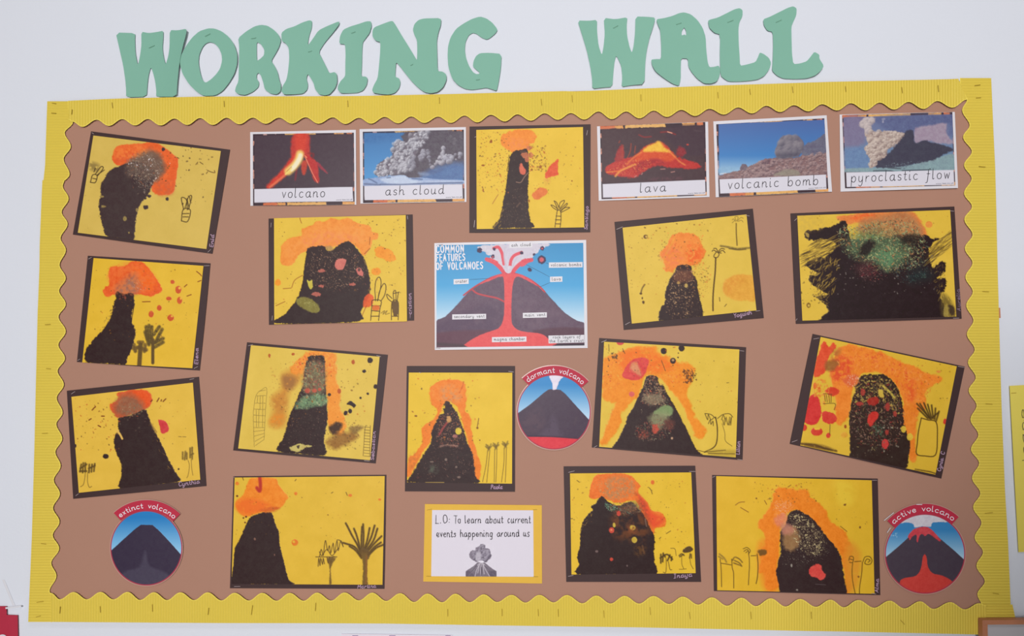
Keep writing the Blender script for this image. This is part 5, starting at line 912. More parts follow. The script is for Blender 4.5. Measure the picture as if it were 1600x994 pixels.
# ================================================================== printed picture cards
def grad(A, pts, c0, c1, y0, y1, soft=2, smooth=False):
    P = catmull(pts, 3, True) if smooth else np.asarray(pts, float)
    I = A.sub(P, soft)
    X, Y = A.X[I], A.Y[I]; t = np.clip((Y - y0) / (y1 - y0), 0, 1)[:, None]
    m = np.clip(.5 - sdf(P, X, Y) / soft, 0, 1)[:, None]
    A.C[I] = A.C[I] * (1 - m) + (np.asarray(c0, float) * (1 - t) + np.asarray(c1, float) * t) * m
def mark(A, pts, part):
    I = A.sub(np.asarray(pts, float), 2)
    A.pid[I[sdf(np.asarray(pts, float), A.X[I], A.Y[I]) < 0]] = A.part(part)
def card(label, crop, outer, inner, photo, cap, txt, t0, t1, xh, paint, seed, tilt=(0, 0), topo=True, d0=0.0132):
    x0, y0, k = crop
    C = lambda L: [(x0 + a / k, y0 + b / k) for a, b in L]
    S = Sheet(C(outer), d0, 0.003, tilt); loc = S.base()
    th = thing('picture_card', label, 'card', loc, 'laminated vocabulary cards')
    solid('laminate', S, C(outer), 0, 0.0006, M['white'], th, loc, 12)
    PX, PY = sheet_grid(C(inner)); A = Art(PX, PY, (74, 60, 66), crop, seed, 4)
    q = np.asarray(inner, float)
    def along(a, b, lo, hi, w, col):                        # fiery patches of the printed frame
        a = q[a]; b = q[b]; d = b - a; n = np.array([-d[1], d[0]]) / np.linalg.norm(d)
        A.blob([a + d * lo, a + d * hi, a + d * hi + n * w, a + d * lo + n * w], col, 6, 8, 24, .95, None, False)
    for lo, hi, c in ((.0, .14, (214, 120, 84)), (.14, .22, (226, 160, 96)), (.24, .62, (232, 180, 110)), (.78, .9, (232, 170, 104)), (.92, .98, (220, 130, 90))):
        if topo: along(0, 1, lo, hi, 34, c)
        else: along(0, 1, lo * .9 + .1, hi, 16, c if lo > .2 else (206, 160, 150))
        along(3, 2, lo + .1, min(hi + .1, 1), -34, c)
    for lo, hi in ((.1, .16), (.3, .38), (.5, .62), (.7, .76)):
        along(0, 3, lo, hi, -14, (214, 150, 130)); along(1, 2, lo + .05, hi + .05, 14, (214, 140, 120))
    paint(A); mark(A, photo, 'photo')
    A.blob(cap, (216, 212, 222), 3, 0, 1, 1, None, False, 0); mark(A, cap, 'caption_strip')
    A.build(S, 0.0006, M['print'], th, loc, {'paper': 'printed_frame'})
    p = C([t0, t1]); ribbon('caption', S, text_lines(txt, p[0], p[1], xh / k, slant=.1, gap=.3), 1.05, 0.0009, M['ink'], th, loc)
    c = np.asarray(cap, float); a = c[2] + (c[3] - c[2]) * .17 + [0, -12]; b = c[2] + [-8, -14]
    p = C([a, b]); ribbon('web_address', S, text_lines('www.tes.co.uk', p[0], p[1], 1.2), 0.35, 0.0009, M['ink_soft'], th, loc)
    return th
# volcano
def f(A):
    P = [(92,125),(1280,108),(1283,748),(92,768)]
    A.blob(P, (82,68,76), 4, 0, 1, 1, None, False, 5)
    A.blob([(560,120),(745,115),(755,300),(760,400),(700,380),(640,310),(560,400),(530,340)], (200,66,60), 30, 8, 40, .9); A.blob([(590,120),(720,120),(700,320),(600,330)], (214,76,60), 50, 6, 40, .8)
    A.blob([(600,330),(690,360),(600,480),(500,580),(300,755),(240,740),(300,660),(400,570),(500,430)], (214,70,58), 26, 10, 30, .95)
    A.blob([(690,370),(760,380),(850,450),(860,560),(870,690),(820,680),(780,590),(740,480)], (198,62,60), 20, 10, 24, .9); A.blob([(660,440),(730,440),(710,560),(690,600),(660,570)], (206,76,60), 20, 8, 20, .85); A.blob([(850,440),(960,560),(960,580),(860,500)], (170,64,76), 14, 5, 20, .8); A.blob([(590,540),(610,540),(590,660),(575,650)], (150,56,64), 16, 4, 20, .7)
    A.line([(740,340),(800,350),(790,400)], 20, (170,60,60), .6, 20)
    A.line([(640,370),(600,460),(520,550),(400,650),(280,745)], 24, (228,130,90), .7, 20); A.line([(640,350),(620,420),(570,490),(500,555)], 90, (238,196,110), .95, 36); A.line([(645,365),(630,410),(580,490),(540,530)], 50, (240,230,196), .95, 24); A.line([(540,520),(500,560),(470,590)], 16, (236,214,120), .9, 10); A.line([(480,560),(540,500)], 6, (190,110,70), .7, 6)
    A.line([(705,390),(740,470),(790,580),(850,690)], 9, (236,140,110), .9, 8); A.line([(720,390),(700,370)], 10, (236,150,110), .9)
card('laminated picture card captioned volcano, leftmost card in the top row', (385,195,7.644), [(45,88),(1307,60),(1312,955),(48,968)], [(78,112),(1283,94),(1292,953),(80,966)], [(92,125),(1280,108),(1283,748),(92,768)], [(93,768),(1268,742),(1275,912),(97,930)], 'volcano', (425,872), (935,862), 66, f, 31, topo=False)
# ash cloud
def f(A):
    P = [(108,138),(1283,125),(1285,745),(108,765)]
    grad(A, P, (80,124,176), (92,150,204), 130, 640); A.blob([(108,140),(640,138),(620,200),(108,260)], (76,116,168), 60, 0, 1, .5)
    A.blob([(600,130),(1283,125),(1290,520),(1150,520),(960,620),(700,680),(430,660),(560,480),(600,300)], (96,88,98), 20, 14, 40, 1); A.blob([(900,560),(1283,480),(1283,700),(800,700)], (92,114,158), 60, 10, 40, .9); A.blob([(760,600),(880,620),(860,650),(770,640)], (140,156,186), 30, 8, 20, .7)
    cl = [(640,150),(880,130),(860,210),(770,320),(700,460),(700,570),(560,610),(420,640),(260,655),(250,570),(300,480),(430,430),(450,340),(480,250),(560,240),(650,240)]
    A.blob(cl, (120,112,122), 12, 16, 26, 1)
    A.puffs(150, cl, (16, 40), (206,204,212), (92,88,100)); A.puffs(130, cl, (9, 20), (222,220,226), (110,106,118))
    A.puffs(26, [(900,560),(1000,430),(1040,320),(1090,340),(1080,480)], (14, 34), (204,202,210), (112,106,120)); A.puffs(22, [(1060,440),(1180,380),(1250,360),(1260,440),(1080,510)], (14, 34), (190,188,200), (112,108,120)); A.puffs(14, [(770,360),(830,340),(820,450),(780,450)], (14, 34), (180,178,190), (100,94,106)); A.puffs(14, [(860,350),(890,340),(910,500),(880,510)], (12, 24), (160,158,170), (100,94,106)); A.puffs(24, [(640,430),(720,420),(690,580),(640,540)], (14, 34), (160,158,170), (100,94,106)); A.dots(14, (1080,140,1280,340), (8,20), [(120,114,122)], .5)
    A.blob([(108,690),(250,670),(400,650),(580,640),(640,670),(800,670),(1000,690),(1285,700),(1285,745),(108,768)], (150,168,204), 8, 4, 30, 1); A.blob([(420,660),(580,645),(660,690),(800,720),(600,750),(400,740),(300,690)], (196,206,226), 24, 8, 30, .9); A.blob([(820,705),(1280,705),(1280,716),(900,722)], (190,200,222), 10, 3, 20, .8)
    A.lines([[(160,685),(200,700),(260,735)],[(380,672),(420,668)],[(680,680),(800,690)]], 12, (108,126,166), .8, 12); A.lines([[(300,750),(560,752),(800,742),(1283,730)],[(108,745),(300,755)]], 12, (108,116,150), .8, 14)
card('laminated picture card captioned ash cloud, between the volcano card and a painting', (555,190,7.644), [(52,90),(1322,66),(1328,960),(62,980)], [(90,122),(1297,97),(1306,955),(94,972)], [(108,138),(1283,125),(1285,745),(108,765)], [(107,768),(1280,748),(1283,920),(112,938)], 'ash cloud', (362,880), (1058,862), 62, f, 32, topo=False)
# lava
def f(A):
    P = [(112,125),(1300,95),(1303,708),(112,745)]
    A.blob(P, (84,66,70), 4, 0, 1, 1, None, False, 6); A.blob([(870,100),(1300,95),(1300,400),(1100,420),(900,280)], (78,62,72), 30, 0, 1, .6)
    A.blob([(160,560),(300,480),(480,430),(600,330),(720,280),(800,270),(880,340),(980,440),(1150,490),(1250,540),(1240,575),(1100,580),(950,570),(800,550),(680,560),(600,620),(480,680),(330,670),(180,635)], (190,62,58), 18, 14, 26, .97)
    A.blob([(560,380),(700,290),(800,280),(900,370),(960,440),(900,500),(740,460),(600,480),(480,500)], (214,88,54), 30, 14, 26, .9); A.blob([(580,370),(640,320),(720,290),(740,270),(790,270),(830,330),(900,380),(840,390),(720,380),(640,390)], (238,190,72), 26, 10, 20, .95)
    A.line([(880,370),(950,440),(1010,500),(1070,535)], 16, (236,150,80), .8, 16, None, True, .4); A.line([(570,390),(480,450),(400,530)], 16, (234,140,70), .8, 16, None, True, .4); A.line([(500,530),(400,570),(320,610),(270,665)], 22, (238,170,80), .85, 16, None, True, .35); A.line([(170,620),(320,605)], 12, (232,130,60), .8, 12); A.wash([(480,540),(700,470),(860,520),(640,560),(540,640)], (150,50,56), .7, 40, 24, .3)
    A.blob([(265,500),(290,380),(340,305),(360,330),(370,460)], (168,62,62), 18, 10, 20, .9); A.lines([[(360,310),(350,400),(350,460)],[(450,290),(440,380),(410,450)],[(500,320),(490,400)],[(320,260),(310,280)]], 9, (206,90,70), .75, 12); A.blob([(970,420),(1000,320),(1060,350),(1080,400),(1030,440)], (150,56,62), 24, 10, 20, .9); A.spots([(1100,302,14,10)], (190,80,70))
    A.lines([[(540,190),(600,215),(680,210)],[(790,160),(880,155),(960,185)]], 14, (170,70,70), .8, 14); A.line([(870,155),(920,170)], 10, (236,170,140), .9, 8); A.line([(1180,140),(1260,148)], 12, (110,90,96), .7, 10); A.lines([[(570,645),(580,632)],[(790,585),(840,582)],[(910,620),(950,612)],[(490,675),(512,660)]], 9, (200,140,130), .8, 8); A.wash([(680,690),(1000,680),(1020,700),(700,710)], (130,80,90), .5); A.speck([(180,560),(480,460),(700,480),(600,620),(300,660)], [(226,100,60),(240,160,90),(150,50,50)], 12, .6, .7)
card('laminated picture card captioned lava, just right of the top centre painting', (925,185,7.363), [(58,92),(1335,38),(1352,905),(78,948)], [(92,90),(1303,42),(1320,885),(110,930)], [(112,125),(1300,95),(1303,708),(112,745)], [(123,755),(1303,708),(1308,875),(127,912)], 'lava', (555,852), (848,838), 60, f, 33)
# volcanic bomb
def f(A):
    P = [(125,170),(1303,120),(1318,728),(135,780)]
    grad(A, P, (84,110,166), (76,130,190), 150, 520); grad(A, [(125,520),(760,490),(760,620),(135,740)], (76,130,190), (160,190,214), 520, 700, 40); A.blob([(135,650),(330,660),(135,720)], (140,176,206), 30, 0, 1, .8)
    A.blob([(140,740),(360,680),(500,620),(640,560),(800,540),(1000,540),(1120,480),(1330,440),(1330,740),(140,790)], (140,112,112), 8, 10, 24, 1)
    A.blob([(1040,480),(1080,400),(1200,350),(1320,280),(1330,480),(1100,520)], (110,108,126), 12, 10, 26, 1); A.blob([(360,670),(390,615),(430,620),(450,665),(400,690)], (120,104,112), 6, 5, 14, 1); A.blob([(590,610),(640,555),(690,560),(760,590),(640,640)], (128,100,106), 6, 8, 16, 1)
    rk = [(200,745),(380,690),(640,585),(1000,560),(1310,470),(1310,720),(160,775)]
    A.puffs(170, rk, (12, 34), (186,158,154), (92,74,82), .9, (-.3, -.9)); A.puffs(160, rk, (6, 15), (198,170,166), (84,68,78), .85, (-.3, -.9)); A.puffs(24, [(600,600),(650,565),(700,570),(740,590)], (10, 20), (150,120,124), (84,70,80))
    A.blob([(755,440),(790,380),(810,320),(860,295),(960,290),(1030,320),(1070,380),(1060,440),(1020,520),(900,545),(780,550),(755,500)], (120,114,126), 8, 8, 24, 1); A.puffs(60, [(780,420),(820,330),(960,310),(1040,370),(1040,440),(1000,500),(800,520)], (20, 50), (150,142,148), (92,88,102), .6); A.blob([(790,500),(1000,470),(1010,530),(800,550)], (88,84,98), 60, 10, 20, .6)
    A.blob([(740,740),(820,690),(920,670),(1010,690),(1010,740)], (150,142,128), 20, 10, 20, .85); A.line([(140,725),(210,715)], 8, (220,214,220), .8)
card('laminated picture card captioned volcanic bomb, between the lava and pyroclastic flow cards', (1105,170,7.1), [(68,140),(1325,72),(1385,920),(95,982)], [(100,172),(1300,106),(1345,918),(130,978)], [(125,175),(1303,120),(1318,728),(135,780)], [(138,785),(1318,730),(1325,892),(145,942)], 'volcanic bomb', (232,890), (1232,842), 62, f, 34, topo=False, tilt=(0.002, 0.0))
# pyroclastic flow
def f(A):
    P = [(130,130),(1335,100),(1350,715),(150,735)]
    grad(A, P, (108,112,148), (116,142,172), 120, 600); A.blob([(130,140),(360,140),(360,420),(140,460)], (132,116,142), 60, 10, 40, .7); A.blob([(130,480),(400,480),(420,690),(140,700)], (108,132,170), 40, 0, 1, .8)
    A.blob([(480,130),(1335,105),(1335,230),(1000,240),(900,320),(900,420),(760,420),(600,260)], (98,104,140), 50, 10, 40, .9); A.blob([(910,300),(950,240),(1100,215),(1270,200),(1290,330),(1340,420),(1200,420),(1040,390),(930,420)], (164,146,162), 24, 10, 30, .95); A.blob([(1280,200),(1335,200),(1335,340),(1270,310)], (104,112,148), 20, 6, 20, .8)
    A.blob([(160,700),(450,690),(800,670),(1100,600),(1345,540),(1350,720),(155,738)], (136,158,164), 16, 6, 30, 1)
    A.blob([(500,690),(480,620),(640,520),(720,420),(800,300),(900,280),(920,420),(1020,385),(1100,410),(1200,425),(1345,485),(1250,540),(1100,610),(900,650),(740,680)], (76,74,88), 14, 10, 30, 1); A.speck([(600,640),(1100,600),(1100,640),(700,720)], [(150,170,176),(90,96,108)], 18, .55, .7, 30)
    A.blob([(300,210),(370,140),(480,140),(430,240),(400,320),(360,260)], (180,166,166), 24, 12, 20, .8); A.blob([(360,300),(480,290),(580,280),(700,290),(800,310),(770,360),(700,440),(620,480),(590,570),(520,600),(480,680),(410,680),(420,600),(380,520),(360,480),(400,420)], (178,158,150), 10, 16, 26, 1)
    A.puffs(40, [(310,200),(370,150),(470,150),(430,240),(400,300),(370,260)], (16, 36), (206,192,188), (150,138,144))
    cl = [(370,310),(480,290),(580,280),(790,315),(760,360),(690,440),(620,480),(590,560),(520,590),(470,670),(415,670),(430,600),(390,520),(370,470),(410,420)]
    A.puffs(110, cl, (18, 40), (212,196,184), (126,106,104)); A.puffs(70, cl, (10, 20), (222,208,198), (150,130,124)); A.dots(3, (560,140,600,190), (10,16), [(180,176,190)], .6)
    A.lines([[(460,725),(620,722),(700,735)],[(780,722),(1070,712)],[(620,690),(760,700)]], 10, (84,86,98), .8, 10)
card('laminated picture card captioned pyroclastic flow, rightmost card in the top row', (1300,165,7.1), [(85,100),(1362,70),(1398,915),(95,955)], [(112,105),(1335,72),(1368,885),(145,918)], [(130,130),(1335,105),(1350,715),(150,735)], [(157,742),(1350,715),(1357,880),(163,905)], 'pyroclastic flow', (215,850), (1305,808), 64, f, 35, tilt=(0.003, 0.0))

# ================================================================== the poster in the middle
x0, y0, k = crop = (670, 370, 5.52)
C = lambda L: [(x0 + a / k, y0 + b / k) for a, b in L]
outer = [(48,55),(1357,27),(1370,960),(52,977)]
S = Sheet(C(outer), 0.0132, 0.003); loc = S.base()
th = thing('poster', 'laminated blue poster titled common features of volcanoes, middle of the board', 'poster', loc)
solid('laminate', S, C(outer), 0, 0.0006, M['white'], th, loc, 12)
PX, PY = sheet_grid(C([(66,73),(1332,53),(1343,937),(66,955)])); A = Art(PX, PY, (74, 146, 196), crop, 41, 0)
grad(A, [(40,40),(1400,30),(1400,800),(40,800)], (72,146,196), (86,166,216), 60, 420); grad(A, [(40,420),(1400,420),(1400,800),(40,800)], (86,166,216), (214,228,240), 420, 760)
A.blob([(455,75),(480,130),(540,160),(545,190),(600,230),(640,280),(660,310),(715,310),(740,260),(800,230),(850,190),(900,160),(950,110),(1000,90),(1020,58)], (208,201,213), 4, 8, 30, 1, 'printed_ash_cloud', True, 0)
A.spots([(470,100,26,26),(520,135,30,26),(560,185,34,30),(610,235,34,30),(650,280,26,24),(970,85,34,26),(915,120,34,28),(870,160,34,30),(810,205,34,30),(750,245,30,28)], (208,201,213), 1, 'printed_ash_cloud', 1); A.blob([(640,70),(760,70),(740,180),(690,300),(660,200)], (206,198,212), 40, 0, 1, .8)
for L, w in (([(500,195),(560,220),(610,260),(650,310)], 34), ([(720,310),(760,260),(810,220),(885,200)], 34), ([(560,100),(600,90),(630,140),(640,190),(648,235)], 26), ([(700,255),(710,200),(740,160),(800,135)], 26)):
    A.line(L, w, (224,92,104), 1, 4)
A.blob([(490,190),(540,185),(600,220),(570,230),(520,215)], (224,92,104), 4, 4, 14, 1); A.blob([(800,200),(890,185),(885,205),(800,260)], (224,92,104), 4, 4, 14, 1)
for L in ([(660,90),(650,160),(660,240),(670,300)], [(760,180),(740,220),(700,300)]): A.line(L, 14, (200,192,206), .7, 8)
A.blob([(60,740),(140,690),(240,590),(340,480),(440,410),(540,355),(640,325),(760,325),(880,380),(980,450),(1080,560),(1180,660),(1280,725),(1350,760),(1350,960),(60,970)], (106,86,102), 3, 2, 30, 1, 'printed_volcano', True, 5)
A.wash([(60,760),(600,560),(640,760),(300,900),(60,940)], (90,72,92), .6, 60, 60, .2); A.wash([(760,500),(1200,700),(1000,800),(760,700)], (120,98,112), .6, 60, 60, .3)
A.blob([(60,830),(560,810),(360,900),(340,960),(60,965)], (106,70,82), 20, 4, 40, .8); A.blob([(900,810),(1345,790),(1345,945),(1060,940)], (96,66,78), 20, 4, 40, .8); A.line([(60,925),(340,945)], 30, (92,78,84), .6, 20); A.line([(1060,935),(1345,930)], 14, (70,58,70), .9, 8)
RL = (222, 90, 98)
A.line([(300,505),(370,450),(440,405),(540,352),(640,322),(700,318),(760,322),(860,362),(950,425),(1000,475)], 13, RL, 1, 4); A.blob([(440,408),(540,350),(640,318),(760,318),(870,362),(1000,480),(960,440),(860,385),(770,345),(620,345),(540,375)], RL, 4, 4, 20, 1)
A.line([(370,452),(420,490),(520,515),(590,530),(660,565)], 14, RL, 1, 4)
A.blob([(610,330),(640,345),(650,420),(652,600),(640,720),(600,790),(520,820),(400,870),(345,955),(1060,942),(1030,880),(960,835),(800,815),(730,770),(712,700),(714,560),(722,430),(740,360),(770,330)], (228,92,94), 4, 2, 20, 1, 'printed_magma', True, 4)
A.blob([(640,285),(715,285),(730,320),(680,308),(640,320)], RL, 4, 2, 10, 1)
A.blob([(640,260),(720,255),(705,310),(670,310)], (208,201,213), 4, 3, 12, 1)
for x, y, r in ((437,117,22),(552,170,16),(565,107,14),(800,140,14),(978,100,18),(907,153,11),(870,285,18),(973,198,36)):
    A.spots([(x, y, r, r)], (76,62,88), 1, 'printed_rock', 5)
for x, y, r in ((973,198,20),(552,175,7),(978,102,8)): A.spots([(x, y, r, r)], (206,92,104), 1, None)
A.build(S, 0.0006, M['print'], th, loc, {'paper': 'printed_sky'})
for L in ([(345,370),(520,360),(680,350)], [(1040,345),(840,240)], [(1045,395),(960,432)], [(1035,235),(1010,225)], [(690,605),(712,610)]):
    ribbon('pointer_line', S, [np.linspace(p, q2, 4) for p, q2 in zip(C(L)[:-1], C(L)[1:])], 0.45, 0.0008, M['ink'], th, loc)
for txt, a, b, h in (('ash cloud', (700,92), (888,85), 40), ('volcanic bombs', (1040,262), (1322,258), 40), ('lava', (1050,385), (1148,382), 40), ('crater', (218,405), (340,400), 38), ('secondary vent', (206,708), (490,703), 38), ('main vent', (815,695), (1014,690), 38), ('magma chamber', (549,904), (838,899), 38)):
    a = np.array(a, float); b = np.array(b, float)
    solid('name_tag', S, C([a + [-4, -h], b + [4, -h], b + [4, 6], a + [-4, 6]]), 0.0010, 0.0003, M['white'], th, loc, 7)
    p = C([a + [14, -7], b + [-10, -7]]); ribbon('tag_lettering', S, text_lines(txt, p[0], p[1], 15 / k, gap=.25), 0.55, 0.0012, M['ink'], th, loc)
solid('name_tag', S, C([(1032,853),(1340,846),(1341,912),(1033,920)]), 0.0010, 0.0003, M['white'], th, loc, 7)
for txt, a, b in (('rock layers of', (1072,878), (1308,873)), ("the Earth's crust", (1042,911), (1334,906))):
    p = C([a, b]); ribbon('tag_lettering', S, text_lines(txt, p[0], p[1], 14 / k, gap=.25), 0.55, 0.0012, M['ink'], th, loc)
for txt, a, b, xh in (('COMMON', (66,138), (303,134), 34), ('FEATURES', (66,210), (312,204), 32), ('OF VOLCANOES', (66,284), (466,276), 33)):
    p = C([a, b]); ribbon('title', S, text_lines(txt, p[0], p[1], xh / k, wob=.04, seed=4, gap=.35), 1.8, 0.0014, M['chalk'], th, loc)
for s in ((70,72,120,66), (60,960,100,962)):
    p = C([s[:2], s[2:]]); staple(S, p[0], p[1], 0.001, M['steel'], th, loc, 0.8)

# ================================================================== round volcano discs
def disc(label, crop, c, r, ban, txt, ta, paint, seed, staples=()):
    x0, y0, k = crop
    cp = np.array([x0 + c[0] / k, y0 + c[1] / k]); rx, ry = r[0] / k, r[1] / k; R = (rx + ry) / 2
    b0, b1, ri, ro = math.radians(ban[0]), math.radians(ban[1]), ban[2] / k, ban[3] / k
    S = Sheet([cp + [-rx, -ro], cp + [rx, -ro], cp + [rx, ry], cp + [-rx, ry]], 0.0132, 0.003)
    loc = S.base(); th = thing('volcano_disc', label, 'disc', loc, 'round laminated volcano discs')
    n = 96; rr, aa = np.meshgrid(np.linspace(0.004, 1, 90), np.linspace(0, 2 * np.pi, 400))
    A = Art(cp[0] + rx * rr * np.sin(aa), cp[1] - ry * rr * np.cos(aa), (74, 146, 206), crop, seed, 0)
    paint(A)
    rad = np.hypot((A.X - c[0]) / r[0], (A.Y - c[1]) / r[1]); m = np.clip((rad - .968) / .012, 0, 1)[:, None]
    A.C = A.C * (1 - m) + np.array((176, 66, 84.)) * m; A.pid[rad > .974] = A.part('red_rim')
    A.build(S, 0.0005, M['print'], th, loc, {'paper': 'printed_sky'})
    # banner over the top
    rr, aa = np.meshgrid(np.linspace(ri, ro, 8), np.linspace(b0, b1, 60))
    bx, by = cp[0] + rr * np.sin(aa), cp[1] - rr * np.cos(aa)
    f_ = S.at(bx, by, 0.0012).reshape(-1, 3); b_ = f_.copy(); b_[:, 1] += 0.0006; G = grid_faces(8, 60); N = len(f_)
    mesh('banner', np.vstack([f_, b_]), np.vstack([G, G[:, ::-1] + N]), M['banner'], th, loc)
    # clear laminate edge all round
    def outline(g, e):
        a = np.linspace(b1, b0 + 2 * np.pi, 90); o = [cp + [(rx + g) * math.sin(t), -(ry + g) * math.cos(t)] for t in a]
        a = np.linspace(b0, b1, 50); return np.array(o + [cp + [(ro + g) * math.sin(t), -(ro + g) * math.cos(t)] for t in a])
    o = outline(1.3, 0); fan = S.at(o[:, 0], o[:, 1], 0.0); cc = S.at(cp[0], cp[1], -0.0002)
    V = np.vstack([fan, cc[None]]); nn = len(o)
    mesh('laminate', V, [(i, (i + 1) % nn, nn) for i in range(nn)], M['lam_edge'], th, loc)
    t = ta; ribbon('lettering', S, text_arc(txt, cp, t[2] / k, math.radians(t[0]), math.radians(t[1]), t[3] / k), 1.0, 0.0015, M['chalk'], th, loc)
    for s in staples:
        p = [(x0 + s[0] / k, y0 + s[1] / k), (x0 + s[2] / k, y0 + s[3] / k)]; staple(S, p[0], p[1], 0.0018, M['tape'], th, loc, 1.0)
M['banner'] = pmat('red_banner_print', (186, 60, 78), 0.5, 0.18, 0.02)
M['lam_edge'] = pmat('laminate_edge', (192, 150, 138), 0.25, 0.5, 0.01)
def sky(A, top, hor, y0, y1): grad(A, [(-50, -50), (1000, -50), (1000, 1000), (-50, 1000)], top, hor, y0, y1)
VD = (84, 70, 84)
def f(A):
    sky(A, (66,140,200), (190,218,240), 250, 590)
    A.blob([(400,140),(545,160),(520,190),(490,250),(470,300),(440,305),(430,230)], (226,218,232), 3, 5, 20, 1, 'printed_smoke')
    A.blob([(-10,590),(60,555),(200,455),(340,335),(390,300),(420,295),(445,305),(480,298),(520,305),(570,345),(700,490),(840,640),(900,1000),(0,1000)], VD, 3, 1, 20, 1, 'printed_volcano', False, 5); A.wash([(380,700),(440,560),(500,700),(540,800),(300,800)], (98,84,100), .7, 50, 40, .2); A.wash([(100,620),(300,500),(340,700),(160,760)], (100,80,90), .6, 60, 50, .3); A.line([(690,600),(670,670)], 14, (110,92,100), .5, 20)
    A.blob([(100,805),(440,808),(800,830),(800,1000),(60,1000)], (222,70,80), 4, 1, 20, 1, 'printed_lava', False, 4); A.line([(150,800),(440,806),(720,828)], 10, (74,64,80), .7, 10)
disc('round dormant volcano disc with a wisp of white smoke, middle of the board', (800,565,6.854), (449,540), (394,402), (-43.5, 48.5, 392, 494), 'dormant volcano', (-40.5, 45.5, 420, 33), f, 51)
def f(A):
    sky(A, (54,128,192), (150,200,232), 260, 610)
    A.blob([(0,665),(90,600),(250,455),(340,375),(400,332),(520,335),(600,405),(720,535),(830,660),(900,1100),(0,1100)], (68,60,76), 3, 1, 20, 1, 'printed_volcano', False, 4); A.blob([(430,620),(455,620),(490,760),(660,830),(760,960),(160,960),(230,820),(380,770)], (84,78,94), 30, 4, 40, .8)
disc('round extinct volcano disc with an all dark mountain, bottom left corner of the board', (160,770,6.63), (455,573), (372,389), (-43, 45, 388, 495), 'extinct volcano', (-40, 43, 414, 30), f, 52)
def f(A):
    sky(A, (66,132,186), (170,204,226), 330, 600)
    A.blob([(170,180),(760,170),(690,250),(600,255),(540,260),(520,300),(440,295),(370,310),(350,270),(280,255),(220,260)], (206,200,208), 3, 6, 24, 1, 'printed_ash_cloud'); A.speck([(130,360),(220,350),(220,400),(140,410)], [(190,214,230)], 22, .6, .7)
    A.blob([(0,660),(80,600),(200,500),(310,400),(360,325),(440,300),(520,320),(620,420),(740,520),(860,630),(950,1100),(0,1100)], (80,70,80), 3, 1, 20, 1, 'printed_volcano', False, 4)
    A.blob([(300,395),(350,330),(440,300),(520,318),(615,420),(605,440),(540,390),(500,370),(470,390),(440,370),(415,390),(400,450),(385,440),(385,380),(350,390),(320,430),(315,410)], (202,76,84), 4, 3, 14, 1, 'printed_lava')
    A.blob([(445,600),(465,565),(485,600),(495,680),(540,750),(640,775),(730,830),(740,880),(600,960),(300,960),(225,850),(260,800),(380,775),(430,700)], (204,74,68), 6, 2, 20, 1, 'printed_magma', True, 4)
disc('round active volcano disc with red magma, bottom right corner of the board', (1370,775,6.213), (468,562), (390,388), (-49, 42.5, 386, 484), 'active volcano', (-46, 40, 416, 30), f, 53, [(383,84,442,84),(70,240,165,162),(100,358,133,308)])

# ================================================================== learning objective notice
x0, y0, k = crop = (655, 780, 7.1)
outer = [(63,55),(1360,68),(1363,937),(45,915)]; sheet = [(143,122),(1265,125),(1270,862),(133,856)]
S = Sheet(C(outer) if False else [(x0 + a / k, y0 + b / k) for a, b in outer], 0.0132, 0.002); loc = S.base()
th = thing('notice', 'white learning objective notice on yellow paper, below the tall centre painting', 'notice', loc)
C = lambda L: [(x0 + a / k, y0 + b / k) for a, b in L]
solid('yellow_mount', S, C(outer), 0, 0.0006, M['lo_mount'], th, loc, 8)
solid('white_sheet', S, C(sheet), 0.0008, 0.0005, M['lo_sheet'], th, loc, 8)
for txt, a, b, xh in (('L.O:', (182,270), (345,268), 52), ('To learn about current', (385,268), (1235,264), 46), ('events happening around us', (193,420), (1222,414), 44)):
    p = C([a, b]); ribbon('lettering', S, text_lines(txt, p[0], p[1], xh / k, wob=.09, seed=6, slant=.03, gap=.2), 1.15, 0.0011, M['ink'], th, loc)
PX, PY = sheet_grid(C([(515,490),(860,490),(858,860),(515,860)]), 0.5); A = Art(PX, PY, (224,217,228), crop, 61, 0)
A.blob([(518,800),(600,745),(650,700),(720,700),(780,750),(855,800),(858,870),(515,870)], (128,118,130), 5, 3, 20, 1, None, False)
A.lines([[(680,710),(640,780),(620,855)],[(690,710),(680,800),(690,855)],[(700,710),(740,790),(780,855)],[(660,720),(600,790),(550,850)],[(715,720),(790,800),(840,850)],[(670,715),(650,820)],[(705,715),(720,830)]], 8, (206,198,208), .85, 6, None, .3); A.lines([[(640,740),(580,810)],[(730,740),(810,820)],[(690,760),(690,850)]], 8, (84,76,90), .8, 8, None, .3); A.blob([(515,810),(560,800),(610,858),(515,860)], (104,94,108), 10, 4, 10, .8); A.blob([(770,800),(855,800),(855,860),(790,860)], (100,92,106), 10, 4, 10, .8)
A.blob([(650,700),(600,680),(560,640),(560,600),(590,570),(630,575),(625,540),(660,525),(690,500),(715,500),(730,540),(780,555),(785,600),(800,640),(770,680),(720,700)], (132,122,136), 6, 8, 22, 1); A.puffs(60, [(640,690),(570,630),(600,580),(650,560),(690,510),(720,520),(770,580),(785,640),(720,690)], (14, 30), (176,168,182), (84,76,90)); A.blob([(640,600),(680,590),(680,680),(650,700),(620,650)], (196,188,200), 14, 8, 16, .8); A.blob([(660,690),(690,680),(720,695),(710,705),(670,705)], (232,226,236), 8, 4, 10, 1)
A.build(S, 0.0011, M['paint'], th, loc, {'paper': 'volcano_picture'})
for s in ((85,122,140,112), (1262,120,1305,116), (80,855,135,858), (1268,862,1318,862)):
    p = C([s[:2], s[2:]]); staple(S, p[0], p[1], 0.0013, M['steel_dark'], th, loc, 0.6)

